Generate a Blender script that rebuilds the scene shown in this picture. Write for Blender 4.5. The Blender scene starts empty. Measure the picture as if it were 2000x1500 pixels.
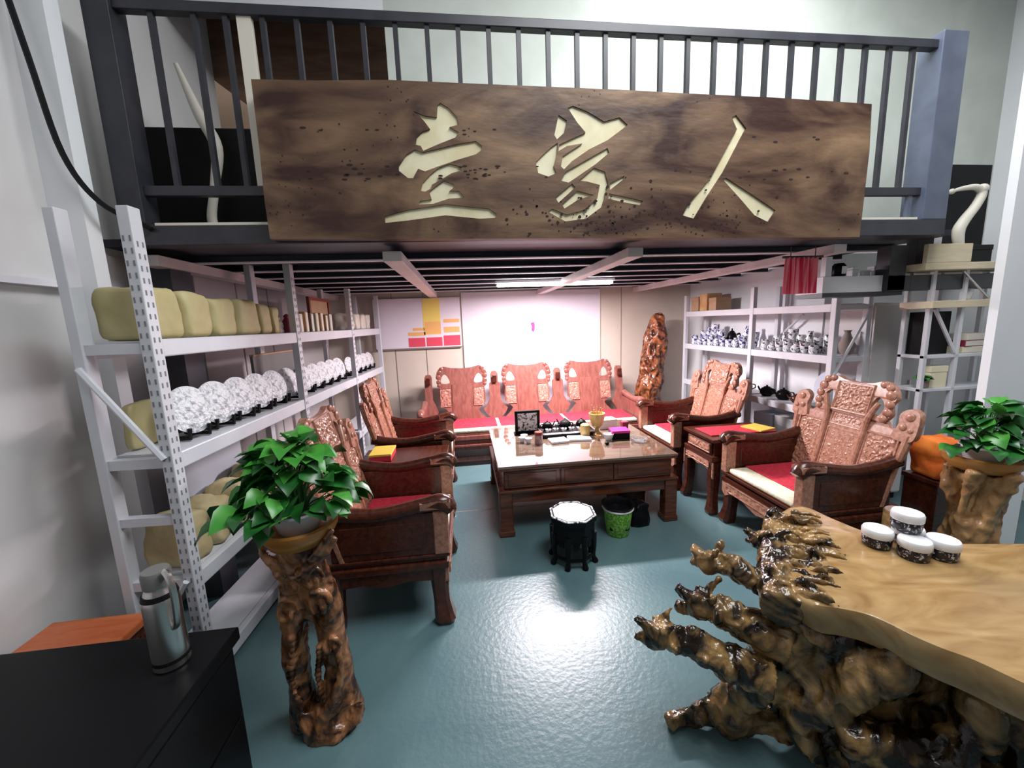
import bpy, bmesh, math, random
from mathutils import Matrix, Vector, noise
from mathutils.geometry import tessellate_polygon
PI = math.pi
rnd = random.Random(7)
SC = bpy.context.scene
COL = SC.collection
# ------------------------------------------------------------ camera, world, light, exposure
cam = bpy.data.cameras.new('camera')
cam.sensor_width = 36.0
cam.lens = 13.824
cam.clip_start = 0.02
cob = bpy.data.objects.new('camera', cam)
COL.objects.link(cob)
RW = ((0.992, -0.121, -0.037), (-0.055, -0.149, -0.987), (0.114, 0.981, -0.155))
vx, vy, vz = [Vector(r) for r in RW]
vz.normalize()
vx = (vx - vz * vx.dot(vz)).normalized()
vy = vz.cross(vx)
mw = Matrix.Identity(4)
for i in range(3):
    mw[i][0] = vx[i]; mw[i][1] = -vy[i]; mw[i][2] = -vz[i]; mw[i][3] = (0, 0, 1.75)[i]
cob.matrix_world = mw
SC.camera = cob
SC.view_settings.view_transform = 'Standard'
SC.view_settings.look = 'None'
SC.view_settings.gamma = 1.0
SC.view_settings.use_curve_mapping = False
SC.view_settings.exposure = 0.35
W = bpy.data.worlds.new('daylight')
SC.world = W
W.use_nodes = True
W.node_tree.nodes['Background'].inputs[0].default_value = (0.86, 0.93, 1.0, 1)
W.node_tree.nodes['Background'].inputs[1].default_value = 0.32


def area_light(name, loc, target, sx, sy, power, color):
    l = bpy.data.lights.new(name, 'AREA')
    l.shape = 'RECTANGLE'; l.size = sx; l.size_y = sy; l.energy = power; l.color = color
    o = bpy.data.objects.new(name, l)
    COL.objects.link(o)
    o.location = loc
    o.rotation_euler = (Vector(target) - Vector(loc)).to_track_quat('-Z', 'Y').to_euler()
    return o


area_light('hall_skylight', (1.7, 1.35, 4.6), (1.4, 1.55, 0.0), 3.2, 1.3, 165, (0.95, 0.98, 1.0))
area_light('front_fill_light', (-1.0, -2.3, 3.4), (1.2, 3.0, 1.4), 3.0, 2.0, 8, (0.95, 0.97, 1.0))  # weak fill added behind the camera; the wall there has no opening

# ------------------------------------------------------------ materials


def mat(name, c1, c2=None, rough=0.5, metal=0.0, scale=8.0, stretch=(1, 1, 1), bump=0.0, bscale=None, emit=None,
        estr=1.0, coord='Object', spots=None, trans=0.0, spec=None, distort=0.6, detail=5.0, lo=0.35, hi=0.65):
    m = bpy.data.materials.new(name)
    m.use_nodes = True
    nt = m.node_tree
    b = nt.nodes['Principled BSDF']
    b.inputs['Base Color'].default_value = (*c1, 1)
    b.inputs['Roughness'].default_value = rough
    b.inputs['Metallic'].default_value = metal
    if spec is not None:
        b.inputs['Specular IOR Level'].default_value = spec
    if trans:
        b.inputs['Transmission Weight'].default_value = trans
    if emit:
        b.inputs['Emission Color'].default_value = (*emit, 1)
        b.inputs['Emission Strength'].default_value = estr
    if c2 or bump:
        tc = nt.nodes.new('ShaderNodeTexCoord')
        mp = nt.nodes.new('ShaderNodeMapping')
        mp.inputs['Scale'].default_value = stretch
        nt.links.new(tc.outputs[coord], mp.inputs[0])
    if c2:
        n = nt.nodes.new('ShaderNodeTexNoise')
        n.inputs['Scale'].default_value = scale
        n.inputs['Detail'].default_value = detail
        n.inputs['Distortion'].default_value = distort
        nt.links.new(mp.outputs[0], n.inputs['Vector'])
        r = nt.nodes.new('ShaderNodeValToRGB')
        r.color_ramp.elements[0].position = lo; r.color_ramp.elements[1].position = hi
        r.color_ramp.elements[0].color = (*c1, 1); r.color_ramp.elements[1].color = (*c2, 1)
        nt.links.new(n.outputs['Fac'], r.inputs[0])
        out = r.outputs[0]
        if spots:
            v = nt.nodes.new('ShaderNodeTexVoronoi')
            v.inputs['Scale'].default_value = spots[0]
            nt.links.new(mp.outputs[0] if len(spots) < 4 else tc.outputs[coord], v.inputs['Vector'])
            r2 = nt.nodes.new('ShaderNodeValToRGB')
            r2.color_ramp.elements[0].position = spots[1]; r2.color_ramp.elements[1].position = spots[1] + 0.06
            r2.color_ramp.elements[0].color = (1, 1, 1, 1); r2.color_ramp.elements[1].color = (0, 0, 0, 1)
            nt.links.new(v.outputs['Distance'], r2.inputs[0])
            mx = nt.nodes.new('ShaderNodeMixRGB')
            mx.inputs[2].default_value = (*spots[2], 1)
            nt.links.new(out, mx.inputs[1])
            fac = r2.outputs[0]
            if len(spots) > 3:
                n3 = nt.nodes.new('ShaderNodeTexNoise'); n3.inputs['Scale'].default_value = spots[3]
                nt.links.new(tc.outputs[coord], n3.inputs['Vector'])
                mm = nt.nodes.new('ShaderNodeMath'); mm.operation = 'GREATER_THAN'; mm.inputs[1].default_value = 0.54
                nt.links.new(n3.outputs['Fac'], mm.inputs[0])
                m2 = nt.nodes.new('ShaderNodeMath'); m2.operation = 'MULTIPLY'
                nt.links.new(mm.outputs[0], m2.inputs[0]); nt.links.new(fac, m2.inputs[1])
                fac = m2.outputs[0]
            nt.links.new(fac, mx.inputs[0])
            out = mx.outputs[0]
        nt.links.new(out, b.inputs['Base Color'])
    if bump:
        n2 = nt.nodes.new('ShaderNodeTexNoise')
        n2.inputs['Scale'].default_value = bscale or scale * 2
        n2.inputs['Detail'].default_value = 3
        nt.links.new(mp.outputs[0], n2.inputs['Vector'])
        bp = nt.nodes.new('ShaderNodeBump')
        bp.inputs['Strength'].default_value = bump
        bp.inputs['Distance'].default_value = 0.02
        nt.links.new(n2.outputs['Fac'], bp.inputs['Height'])
        nt.links.new(bp.outputs[0], b.inputs['Normal'])
    return m


M = {}
M['floor'] = mat('teal_epoxy', (0.070, 0.135, 0.152), (0.115, 0.195, 0.205), 0.33, scale=1.6, bump=0.10, bscale=38, lo=0.3, hi=0.7)
M['wall_grey'] = mat('painted_panel', (0.62, 0.60, 0.60), (0.68, 0.66, 0.66), 0.5, scale=2)
M['wall_panel'] = mat('lilac_wall_panel', (0.60, 0.54, 0.55), (0.66, 0.60, 0.61), 0.32, scale=2)
M['wall_white'] = mat('white_plaster', (0.80, 0.81, 0.84), (0.84, 0.85, 0.87), 0.6, scale=2)
M['wall_beige'] = mat('beige_panel', (0.62, 0.53, 0.45), (0.66, 0.57, 0.49), 0.55, scale=2)
M['clad'] = mat('pale_cladding', (0.55, 0.58, 0.53), (0.62, 0.65, 0.60), 0.5, scale=3)
M['board_white'] = mat('white_board', (0.80, 0.73, 0.81), None, 0.4)
M['steel_dark'] = mat('dark_painted_steel', (0.022, 0.022, 0.030), (0.035, 0.035, 0.045), 0.42, scale=6)
M['steel_blue'] = mat('blue_grey_steel', (0.085, 0.10, 0.15), (0.115, 0.135, 0.19), 0.4, scale=5)
M['steel_pink'] = mat('primed_beam', (0.62, 0.52, 0.53), (0.68, 0.60, 0.60), 0.45, scale=6)
M['purlin'] = mat('lit_flange_white', (0.80, 0.78, 0.84), None, 0.35)  # white paints in light caught under the purlin flanges; wall strip shares it
M['deck'] = mat('dark_deck_sheet', (0.010, 0.011, 0.022), (0.022, 0.024, 0.045), 0.45, scale=5)
M['rack'] = mat('white_powder_coat', (0.60, 0.61, 0.66), (0.66, 0.67, 0.71), 0.38, scale=4)
M['black'] = mat('black_lacquer', (0.005, 0.005, 0.006), None, 0.32, spec=0.12)
M['blackm'] = mat('black_matt', (0.006, 0.006, 0.007), None, 0.6, spec=0.2)
WS = (1, 9, 9)
M['sign'] = mat('weathered_camphor', (0.042, 0.016, 0.012), (0.27, 0.165, 0.095), 0.5, scale=1.5, stretch=(0.8, 3, 2.2), bump=0.22, bscale=7,
                spots=(26, 0.11, (0.022, 0.010, 0.008), 1.7), distort=1.4, detail=10.0, lo=0.36, hi=0.70, spec=0.35)
M['letter'] = mat('pale_gold_carving', (0.66, 0.58, 0.36), (0.80, 0.75, 0.54), 0.4, scale=6)
M['rose'] = mat('dark_rosewood', (0.040, 0.0095, 0.006), (0.080, 0.020, 0.010), 0.25, scale=4, stretch=(1, 8, 8))
M['carve'] = mat('carved_rosewood', (0.24, 0.095, 0.06), (0.40, 0.20, 0.135), 0.3, scale=45)  # lighter than the base rosewood: light on the carving put into the colour
M['carve2'] = mat('lit_carved_rosewood', (0.30, 0.125, 0.08), (0.47, 0.245, 0.17), 0.28, scale=45)  # lit copy for the right chairs, sheen put into the colour
M['sofawood'] = mat('sofa_rosewood', (0.19, 0.062, 0.048), (0.27, 0.10, 0.08), 0.28, scale=5, stretch=(6, 6, 1))
M['sofacarve'] = mat('sofa_carving', (0.28, 0.11, 0.08), (0.46, 0.22, 0.17), 0.3, scale=40)
M['cushion'] = mat('cream_brocade', (0.66, 0.60, 0.42), (0.78, 0.73, 0.58), 0.8, scale=30, bump=0.2)
M['redmat'] = mat('red_brocade', (0.42, 0.012, 0.03), (0.55, 0.03, 0.06), 0.75, scale=40, bump=0.2)
M['glass_top'] = mat('tea_table_top', (0.13, 0.08, 0.055), (0.20, 0.135, 0.095), 0.06, scale=5, stretch=(1, 6, 1), spec=1.0)
M['glass_top'].node_tree.nodes['Principled BSDF'].inputs['Coat Weight'].default_value = 1.0
M['glass_top'].node_tree.nodes['Principled BSDF'].inputs['Coat IOR'].default_value = 1.9
M['glass_top'].node_tree.nodes['Principled BSDF'].inputs['Coat Roughness'].default_value = 0.03
M['table_rose'] = mat('tea_table_rosewood', (0.062, 0.018, 0.010), (0.14, 0.045, 0.023), 0.22, scale=4, stretch=(1, 8, 8))
M['slab'] = mat('polished_root_slab', (0.25, 0.135, 0.048), (0.43, 0.28, 0.125), 0.16, scale=2.2, stretch=(1.2, 3.5, 3), distort=2.2, lo=0.28, hi=0.7, bump=0.05, bscale=4)
M['root'] = mat('gnarled_root', (0.012, 0.005, 0.002), (0.36, 0.21, 0.08), 0.22, scale=6, distort=1.5, lo=0.42, hi=0.66, bump=0.5, bscale=22)  # near-black and tan tones put deep shade and highlights into the colour
M['root2'] = mat('amber_root', (0.035, 0.012, 0.006), (0.38, 0.165, 0.07), 0.24, scale=8, distort=1.5, lo=0.40, hi=0.64, bump=0.4, bscale=24)
M['root3'] = mat('tan_root', (0.26, 0.13, 0.05), (0.52, 0.31, 0.14), 0.35, scale=7, distort=1.5, bump=0.4, bscale=24)
M['trunk'] = mat('red_carved_trunk', (0.045, 0.011, 0.006), (0.44, 0.15, 0.06), 0.25, scale=9, distort=1.5, lo=.4, hi=.66, bump=0.5, bscale=26)  # dark and yellowish tones paint in deep holes and highlights
M['bowlwood'] = mat('orange_turned_wood', (0.36, 0.14, 0.028), (0.52, 0.24, 0.06), 0.3, scale=3, stretch=(1, 1, 6))
M['leaf'] = mat('pothos_leaf', (0.010, 0.075, 0.014), (0.03, 0.20, 0.03), 0.32, scale=5)
M['leaf2'] = mat('pothos_young_leaf', (0.04, 0.24, 0.03), (0.10, 0.36, 0.05), 0.35, scale=5)
M['stem'] = mat('plant_stem', (0.05, 0.15, 0.03), None, 0.5)
M['porcelain'] = mat('white_porcelain', (0.72, 0.73, 0.76), (0.80, 0.81, 0.83), 0.2, scale=4)
M['platerel'] = mat('carved_white_plate', (0.42, 0.43, 0.47), (0.82, 0.83, 0.86), 0.3, scale=34, bump=0.9, bscale=44, lo=.38, hi=.52)
M['bluewhite'] = mat('blue_white_porcelain', (0.75, 0.77, 0.82), (0.05, 0.06, 0.22), 0.2, scale=34, lo=0.5, hi=0.56)
M['blackwhite'] = mat('black_white_ware', (0.75, 0.77, 0.80), (0.04, 0.04, 0.05), 0.2, scale=38, lo=0.52, hi=0.58)
M['olive'] = mat('olive_wrap', (0.44, 0.37, 0.17), (0.56, 0.49, 0.26), 0.6, scale=4, bump=0.25, bscale=9)
M['tan'] = mat('tan_wrap', (0.42, 0.33, 0.17), (0.58, 0.49, 0.28), 0.65, scale=5, bump=0.4, bscale=12)
M['honey'] = mat('honey_wood', (0.50, 0.26, 0.10), (0.66, 0.42, 0.20), 0.4, scale=9)
M['ivory'] = mat('ivory_white', (0.74, 0.69, 0.60), None, 0.45)
M['greyboard'] = mat('dark_grey_board', (0.15, 0.145, 0.14), (0.19, 0.185, 0.18), 0.5, scale=3)
M['paleblue'] = mat('pale_foam_board', (0.55, 0.58, 0.68), None, 0.6)
M['redwood'] = mat('red_frame_wood', (0.24, 0.045, 0.028), None, 0.35)
M['chrome'] = mat('brushed_steel', (0.68, 0.65, 0.63), None, 0.30, 1.0)
M['orange'] = mat('orange_cloth', (0.72, 0.13, 0.015), (0.86, 0.24, 0.03), 0.75, scale=6, bump=0.3)
M['pinkcloth'] = mat('pink_cloth', (0.62, 0.06, 0.15), (0.78, 0.22, 0.30), 0.7, scale=8, stretch=(1, 14, 0.3), lo=0.42, hi=0.58)
M['magenta'] = mat('magenta_card', (0.62, 0.03, 0.25), None, 0.4)
M['yellow'] = mat('yellow_card', (0.74, 0.52, 0.08), None, 0.5)
M['pyellow'] = mat('poster_yellow', (0.86, 0.66, 0.16), None, 0.5)
M['porange'] = mat('poster_orange', (0.85, 0.45, 0.16), None, 0.5)
M['pred'] = mat('poster_red', (0.72, 0.07, 0.12), None, 0.5)
M['red'] = mat('red_card', (0.58, 0.03, 0.06), None, 0.45)
M['green'] = mat('green_plastic_weave', (0.10, 0.34, 0.02), (0.36, 0.70, 0.10), 0.4, scale=60, lo=0.45, hi=0.55)
M['wplastic'] = mat('white_plastic', (0.80, 0.80, 0.82), None, 0.35)
M['amberwood'] = mat('yellow_wood_ware', (0.46, 0.30, 0.09), (0.62, 0.46, 0.18), 0.35, scale=12, stretch=(1, 1, .3))
M['boxwood'] = mat('cream_timber_board', (0.66, 0.56, 0.38), (0.76, 0.66, 0.48), 0.5, scale=3, stretch=(1, 8, 8))
M['jarprint'] = mat('black_printed_label', (0.012, 0.011, 0.02), (0.60, 0.58, 0.64), 0.3, scale=95, lo=0.58, hi=0.62)
M['clear'] = mat('clear_glass', (0.92, 0.95, 0.95), None, 0.05, trans=0.9)
M['slotgrey'] = mat('slot_shadow_grey', (0.20, 0.20, 0.22), None, 0.6)
M['seam'] = mat('panel_seam', (0.25, 0.20, 0.18), None, 0.7)
M['tube'] = mat('lit_tube', (1, 1, 1), None, 0.5, emit=(1.0, 0.95, 0.98), estr=12)
M['kraft'] = mat('kraft_card', (0.42, 0.26, 0.15), (0.50, 0.32, 0.19), 0.7, scale=4)
M['brown_panel'] = mat('brown_wood_panel', (0.16, 0.085, 0.055), (0.24, 0.13, 0.085), 0.55, scale=3, stretch=(1, 5, 5))
M['peach'] = mat('peach_plaster', (0.42, 0.28, 0.20), None, 0.6)
M['darkred'] = mat('dark_red_book', (0.25, 0.02, 0.06), None, 0.5)
M['cream'] = mat('cream_card', (0.72, 0.68, 0.48), None, 0.6)

# ------------------------------------------------------------ geometry helpers


def BM():
    return bmesh.new()


def obj(name, bm, m, parent=None, smooth=False, kind=None, label=None, angle=0.7):
    me = bpy.data.meshes.new(name)
    bmesh.ops.recalc_face_normals(bm, faces=bm.faces)
    bm.to_mesh(me); bm.free()
    me.materials.append(M[m] if isinstance(m, str) else m)
    if smooth:
        me.polygons.foreach_set('use_smooth', [True] * len(me.polygons))
        me.set_sharp_from_angle(angle=angle)
    o = bpy.data.objects.new(name, me)
    COL.objects.link(o)
    if parent: o.parent = parent
    if kind: o['kind'] = kind
    if label: o['label'] = label
    return o


def tag(o, label, cat, group=None):
    o['label'] = label; o['category'] = cat
    if group: o['group'] = group
    return o


def thing(name, label, cat, loc=(0, 0, 0), rotz=0.0, group=None, rot=None):
    o = bpy.data.objects.new(name, None)
    o.empty_display_size = 0.05
    COL.objects.link(o)
    o.location = loc
    o.rotation_euler = rot if rot else (0, 0, rotz)
    return tag(o, label, cat, group)


def dup(root, loc, rotz=0.0, label=None, scale=None, rot=None):
    r = root.copy(); COL.objects.link(r)
    r.location = loc; r.rotation_euler = rot if rot else (0, 0, rotz)
    if scale: r.scale = scale if hasattr(scale, '__len__') else (scale,) * 3
    if label: r['label'] = label
    for ch in list(root.children):
        c = ch.copy(); COL.objects.link(c); c.parent = r
        for g in ch.children:
            d = g.copy(); COL.objects.link(d); d.parent = c
    return r


def bx(bm, x0, x1, y0, y1, z0, z1, bev=0.0, mtx=None, seg=2):
    mm = Matrix.Translation(((x0 + x1) / 2, (y0 + y1) / 2, (z0 + z1) / 2)) @ Matrix.Diagonal((abs(x1 - x0), abs(y1 - y0), abs(z1 - z0), 1))
    if mtx is not None: mm = mtx @ mm
    r = bmesh.ops.create_cube(bm, size=1.0, matrix=mm)
    if bev:
        es = list({e for v in r['verts'] for e in v.link_edges})
        bmesh.ops.bevel(bm, geom=es, offset=bev, segments=seg, affect='EDGES', profile=0.5)
    return bm


def tube(bm, pts, r, seg=8, cap=True, closed=False):
    pts = [Vector(p) for p in pts]
    n = len(pts)
    rr = r if hasattr(r, '__len__') else [r] * n
    rings = []
    up = Vector((0, 0, 1))
    prev = None
    for i, p in enumerate(pts):
        a = pts[i - 1] if (i > 0 or closed) else p
        b = pts[(i + 1) % n] if (i < n - 1 or closed) else p
        t = (b - a).normalized()
        if prev is None:
            s = t.cross(up)
            if s.length < 1e-3: s = t.cross(Vector((0, 1, 0)))
            s.normalize()
        else:
            s = (prev - t * prev.dot(t)).normalized()
        prev = s
        q = t.cross(s)
        rings.append([bm.verts.new(p + (s * math.cos(2 * PI * k / seg) + q * math.sin(2 * PI * k / seg)) * rr[i]) for k in range(seg)])
    for i in range(n if closed else n - 1):
        A, B = rings[i], rings[(i + 1) % n]
        for k in range(seg):
            bm.faces.new((A[k], A[(k + 1) % seg], B[(k + 1) % seg], B[k]))
    if cap and not closed:
        bm.faces.new(rings[0][::-1]); bm.faces.new(rings[-1])
    return bm


def spline(pts, n=6):
    """Catmull-Rom through points (any dimension, last value may be a radius)"""
    P = [tuple(map(float, p)) for p in pts]
    out = []
    for i in range(len(P) - 1):
        p0 = P[max(i - 1, 0)]; p1 = P[i]; p2 = P[i + 1]; p3 = P[min(i + 2, len(P) - 1)]
        for k in range(n):
            t = k / n
            out.append(tuple(0.5 * ((2 * b) + (-a + c) * t + (2 * a - 5 * b + 4 * c - d) * t * t + (-a + 3 * b - 3 * c + d) * t ** 3)
                             for a, b, c, d in zip(p0, p1, p2, p3)))
    out.append(P[-1])
    return out


def stube(bm, pts4, seg=8, n=6):
    s = spline(pts4, n)
    return tube(bm, [p[:3] for p in s], [max(p[3], 0.001) for p in s], seg)


def lathe(bm, prof, seg=24, mtx=None):
    rings = []
    for (r, z) in prof:
        if r < 1e-5:
            rings.append([bm.verts.new((0, 0, z))])
        else:
            rings.append([bm.verts.new((r * math.cos(2 * PI * k / seg), r * math.sin(2 * PI * k / seg), z)) for k in range(seg)])
    for A, B in zip(rings, rings[1:]):
        for k in range(seg):
            k2 = (k + 1) % seg
            if len(A) == 1 and len(B) == 1: continue
            if len(A) == 1: bm.faces.new((A[0], B[k2], B[k]))
            elif len(B) == 1: bm.faces.new((A[k], A[k2], B[0]))
            else: bm.faces.new((A[k], A[k2], B[k2], B[k]))
    if len(rings[0]) > 1: bm.faces.new(rings[0][::-1])
    if len(rings[-1]) > 1: bm.faces.new(rings[-1])
    if mtx is not None:
        vs = [v for r in rings for v in r]
        for v in vs: v.co = mtx @ v.co
    return bm


def prism(bm, loops, d0, d1, f):
    """flat outline (first loop) with holes (others), thick from d0 to d1; f(u,v,d) gives the point"""
    tris = tessellate_polygon([[Vector((p[0], p[1], 0)) for p in l] for l in loops])
    A = []; B = []; sp = []
    for l in loops:
        s = len(A)
        for p in l:
            A.append(bm.verts.new(f(p[0], p[1], d0))); B.append(bm.verts.new(f(p[0], p[1], d1)))
        sp.append((s, len(l)))
    for t in tris:
        try:
            bm.faces.new([A[i] for i in t]); bm.faces.new([B[i] for i in reversed(t)])
        except ValueError:
            pass
    for s, n in sp:
        for k in range(n):
            a, b = s + k, s + (k + 1) % n
            bm.faces.new((A[a], A[b], B[b], B[a]))
    return bm


def smooth_loop(pts, n=4):
    P = list(pts)
    m = len(P)
    out = []
    for i in range(m):
        p0, p1, p2, p3 = P[i - 1], P[i], P[(i + 1) % m], P[(i + 2) % m]
        for k in range(n):
            t = k / n
            out.append(tuple(0.5 * ((2 * b) + (-a + c) * t + (2 * a - 5 * b + 4 * c - d) * t * t + (-a + 3 * b - 3 * c + d) * t ** 3)
                             for a, b, c, d in zip(p0, p1, p2, p3)))
    return out


def circ(cx, cy, r, n=14, ry=None):
    return [(cx + r * math.cos(2 * PI * k / n), cy + (ry or r) * math.sin(2 * PI * k / n)) for k in range(n)]


def relief(bm, u0, u1, v0, v1, nu, nv, amp, freq, f, seed=0.0, edge=0.012, base=0.0, back=-0.02):
    """a carved panel: real raised and sunk floral relief, flat rim, with a thickness"""
    G = []
    for j in range(nv + 1):
        row = []
        for i in range(nu + 1):
            u = u0 + (u1 - u0) * i / nu; v = v0 + (v1 - v0) * j / nv
            d = min(u - u0, u1 - u, v - v0, v1 - v)
            p = Vector((u * freq + seed, v * freq, seed * 1.7))
            a = noise.noise(p); b = noise.noise(p * 2.1 + Vector((5, 3, 1)))
            h = (0.75 - 2.6 * abs(a)) + 0.5 * (0.5 - 1.6 * abs(b))
            h = max(-0.7, min(1.0, h))
            if d < edge: h = 0.9
            elif d < edge * 1.7: h = -0.7
            row.append(bm.verts.new(f(u, v, base + amp * h)))
        G.append(row)
    for j in range(nv):
        for i in range(nu):
            bm.faces.new((G[j][i], G[j][i + 1], G[j + 1][i + 1], G[j + 1][i]))
    c = [bm.verts.new(f(u, v, back)) for u, v in ((u0, v0), (u1, v0), (u1, v1), (u0, v1))]
    bm.faces.new(c[::-1])
    rim = [[G[0][i] for i in range(nu + 1)], [G[j][nu] for j in range(nv + 1)], [G[nv][i] for i in range(nu, -1, -1)], [G[j][0] for j in range(nv, -1, -1)]]
    for k in range(4):
        e = rim[k]
        bm.faces.new([c[k], c[(k + 1) % 4]] + e[::-1])
    return bm


def gnarl(name, m, parent, build, voxel=0.012, amp=0.012, freq=9.0, ridge=0.006, rfreq=26.0, loc=None, cut=None, seed=0.0):
    """union of limbs by voxel remesh, then knots and grain pushed into the real surface"""
    bm = BM(); build(bm)
    me = bpy.data.meshes.new('tmp'); bm.to_mesh(me); bm.free()
    o = bpy.data.objects.new('tmp', me); COL.objects.link(o)
    md = o.modifiers.new('r', 'REMESH'); md.mode = 'VOXEL'; md.voxel_size = voxel; md.use_smooth_shade = True
    dg = bpy.context.evaluated_depsgraph_get()
    me2 = bpy.data.meshes.new_from_object(o.evaluated_get(dg))
    bpy.data.objects.remove(o); bpy.data.meshes.remove(me)
    me2.name = name
    cs = [(v.co.copy(), v.normal.copy()) for v in me2.vertices]
    for v, (c, nn) in zip(me2.vertices, cs):
        q = Vector((c.x, c.y, c.z * 0.55)) + Vector((seed, 0, 0))
        d = amp * noise.noise(q * freq) * 1.6 + ridge * (0.6 - 2.2 * abs(noise.noise(q * rfreq)))
        v.co = c + nn * d
        if v.co.z < (cut if cut is not None else -1e9): v.co.z = cut
    me2.materials.clear(); me2.materials.append(M[m])
    me2.polygons.foreach_set('use_smooth', [True] * len(me2.polygons))
    r = bpy.data.objects.new(name, me2); COL.objects.link(r)
    if parent: r.parent = parent
    return r


def blob(bm, c, rx, ry=None, rz=None, mtx=None, u=14, v=10):
    mm = Matrix.Translation(c) @ (mtx or Matrix.Identity(4)) @ Matrix.Diagonal((rx, ry or rx, rz or ry or rx, 1))
    bmesh.ops.create_uvsphere(bm, u_segments=u, v_segments=v, radius=1.0, matrix=mm)


def structure(name, bm, m, parent=None, label=None):
    o = obj(name, bm, m, parent)
    if parent is None: o['kind'] = 'structure'
    return o


# ------------------------------------------------------------ the room
b = BM(); bx(b, -2.2, 5.0, -2.6, 6.2, -0.1, 0.0); floor = structure('floor', b, 'floor')
b = BM(); bx(b, -1.2, 0.9, 3.52, 3.532, -0.02, 0.0008); obj('joint', b, 'seam', floor)
b = BM(); bx(b, -2.05, -1.95, -2.5, 5.85, 0, 4.75); wl = structure('wall_left', b, 'wall_grey')
ws = (2.34, 2.85, 3.2, 3.75, 4.3, 4.85, 5.74)
for y0, y1 in zip(ws, ws[1:]):
    b = BM(); bx(b, -1.95, -1.938, y0 + .012, y1 - .012, 0.02, 2.2, .002); obj('panel', b, 'wall_panel', wl)
b = BM(); bx(b, -1.95, -1.90, 1.6, 2.9, 1.995, 2.025); obj('seam', b, 'purlin', wl)
b = BM(); bx(b, -2.05, 3.7, 5.75, 5.85, 0, 2.23); wb = structure('wall_back', b, 'wall_beige')
for x in (-0.98, -0.55, 2.35):
    b = BM(); bx(b, x, x + 0.008, 5.744, 5.75, 0, 2.2); obj('seam', b, 'seam', wb)
b = BM(); bx(b, 3.45, 3.55, 3.46, 5.75, 0, 2.23); structure('wall_right', b, 'wall_white')
b = BM(); bx(b, 3.55, 5.0, 3.62, 3.72, 0, 2.3); structure('wall_rear_right', b, 'wall_grey')
b = BM(); bx(b, 4.9, 5.0, -2.5, 3.62, 0, 4.75); structure('wall_side', b, 'wall_white')
b = BM(); bx(b, 3.46, 3.9, 2.20, 2.25, 0, 4.75); structure('trim_1', b, 'wall_white')   # white pillar beside the plant stand
# upper hall behind the balustrade
b = BM(); bx(b, -0.45, 5.0, 3.3, 3.4, 2.28, 4.75); structure('wall_upper', b, 'clad')
b = BM(); bx(b, -2.05, -0.45, 3.3, 3.4, 3.98, 4.75); structure('wall_bulkhead', b, 'wall_white')
b = BM(); bx(b, -2.05, -0.35, 3.9, 4.0, 2.30, 4.75); structure('wall_loft', b, 'brown_panel')
b = BM(); bx(b, -2.2, 5.0, -2.6, 6.2, 4.75, 4.85); structure('ceiling', b, 'wall_white')
b = BM(); bx(b, -2.2, 5.0, -2.6, -2.5, 0, 4.75); structure('wall_front', b, 'greyboard')

# ------------------------------------------------------------ mezzanine
mz = thing('mezzanine', 'dark steel mezzanine platform behind the big carved wood sign', 'platform', (0, 0, 0))
b = BM(); bx(b, -1.94, 3.44, 2.5, 5.74, 2.24, 2.28); obj('deck', b, 'deck', mz)
b = BM(); bx(b, -1.75, 3.25, 2.40, 2.50, 2.225, 2.325, 0.004); obj('edge_beam', b, 'steel_dark', mz)
b = BM(); bx(b, -1.60, 3.04, 2.41, 2.47, 2.328, 2.342); obj('edge_strip', b, 'ivory', mz)
y = 2.86
while y < 5.7:
    b = BM(); bx(b, -1.93, 3.43, y, y + 0.03, 2.203, 2.24); pu = obj('purlin', b, 'deck', mz)  # web takes the dark deck colour as its shaded face
    b = BM(); bx(b, -1.93, 3.43, y - .02, y + 0.03, 2.195, 2.203); obj('flange', b, 'purlin', pu)  # white flange stands for the bright line lit from below
    y += 0.44
for x, w in ((-0.40, 0.11), (1.12, 0.10), (2.58, 0.10), (-1.72, 0.10)):
    b = BM(); bx(b, x - w / 2, x + w / 2, 2.5, 5.74, 2.135, 2.195, 0.004); obj('main_beam', b, 'steel_pink', mz)
b = BM(); bx(b, -1.90, -1.70, 2.62, 2.80, 0, 2.2); obj('column', b, 'steel_dark', mz)
b = BM(); bx(b, 3.12, 3.26, 2.62, 2.72, 1.88, 2.2); obj('hanger_post', b, 'steel_dark', mz)
b = BM(); bx(b, 3.31, 4.89, 2.62, 2.74, 1.875, 1.985, .004); bx(b, 3.12, 3.31, 2.62, 2.655, 1.875, 1.985); obj('cross_beam', b, 'steel_dark', mz)
b = BM(); bx(b, -1.76, -1.64, 2.40, 2.52, 2.325, 3.42, 0.004); obj('corner_post', b, 'steel_dark', mz)
b = BM(); bx(b, 3.07, 3.25, 2.40, 2.55, 2.325, 3.45, 0.006); obj('corner_post', b, 'steel_blue', mz)

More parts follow.
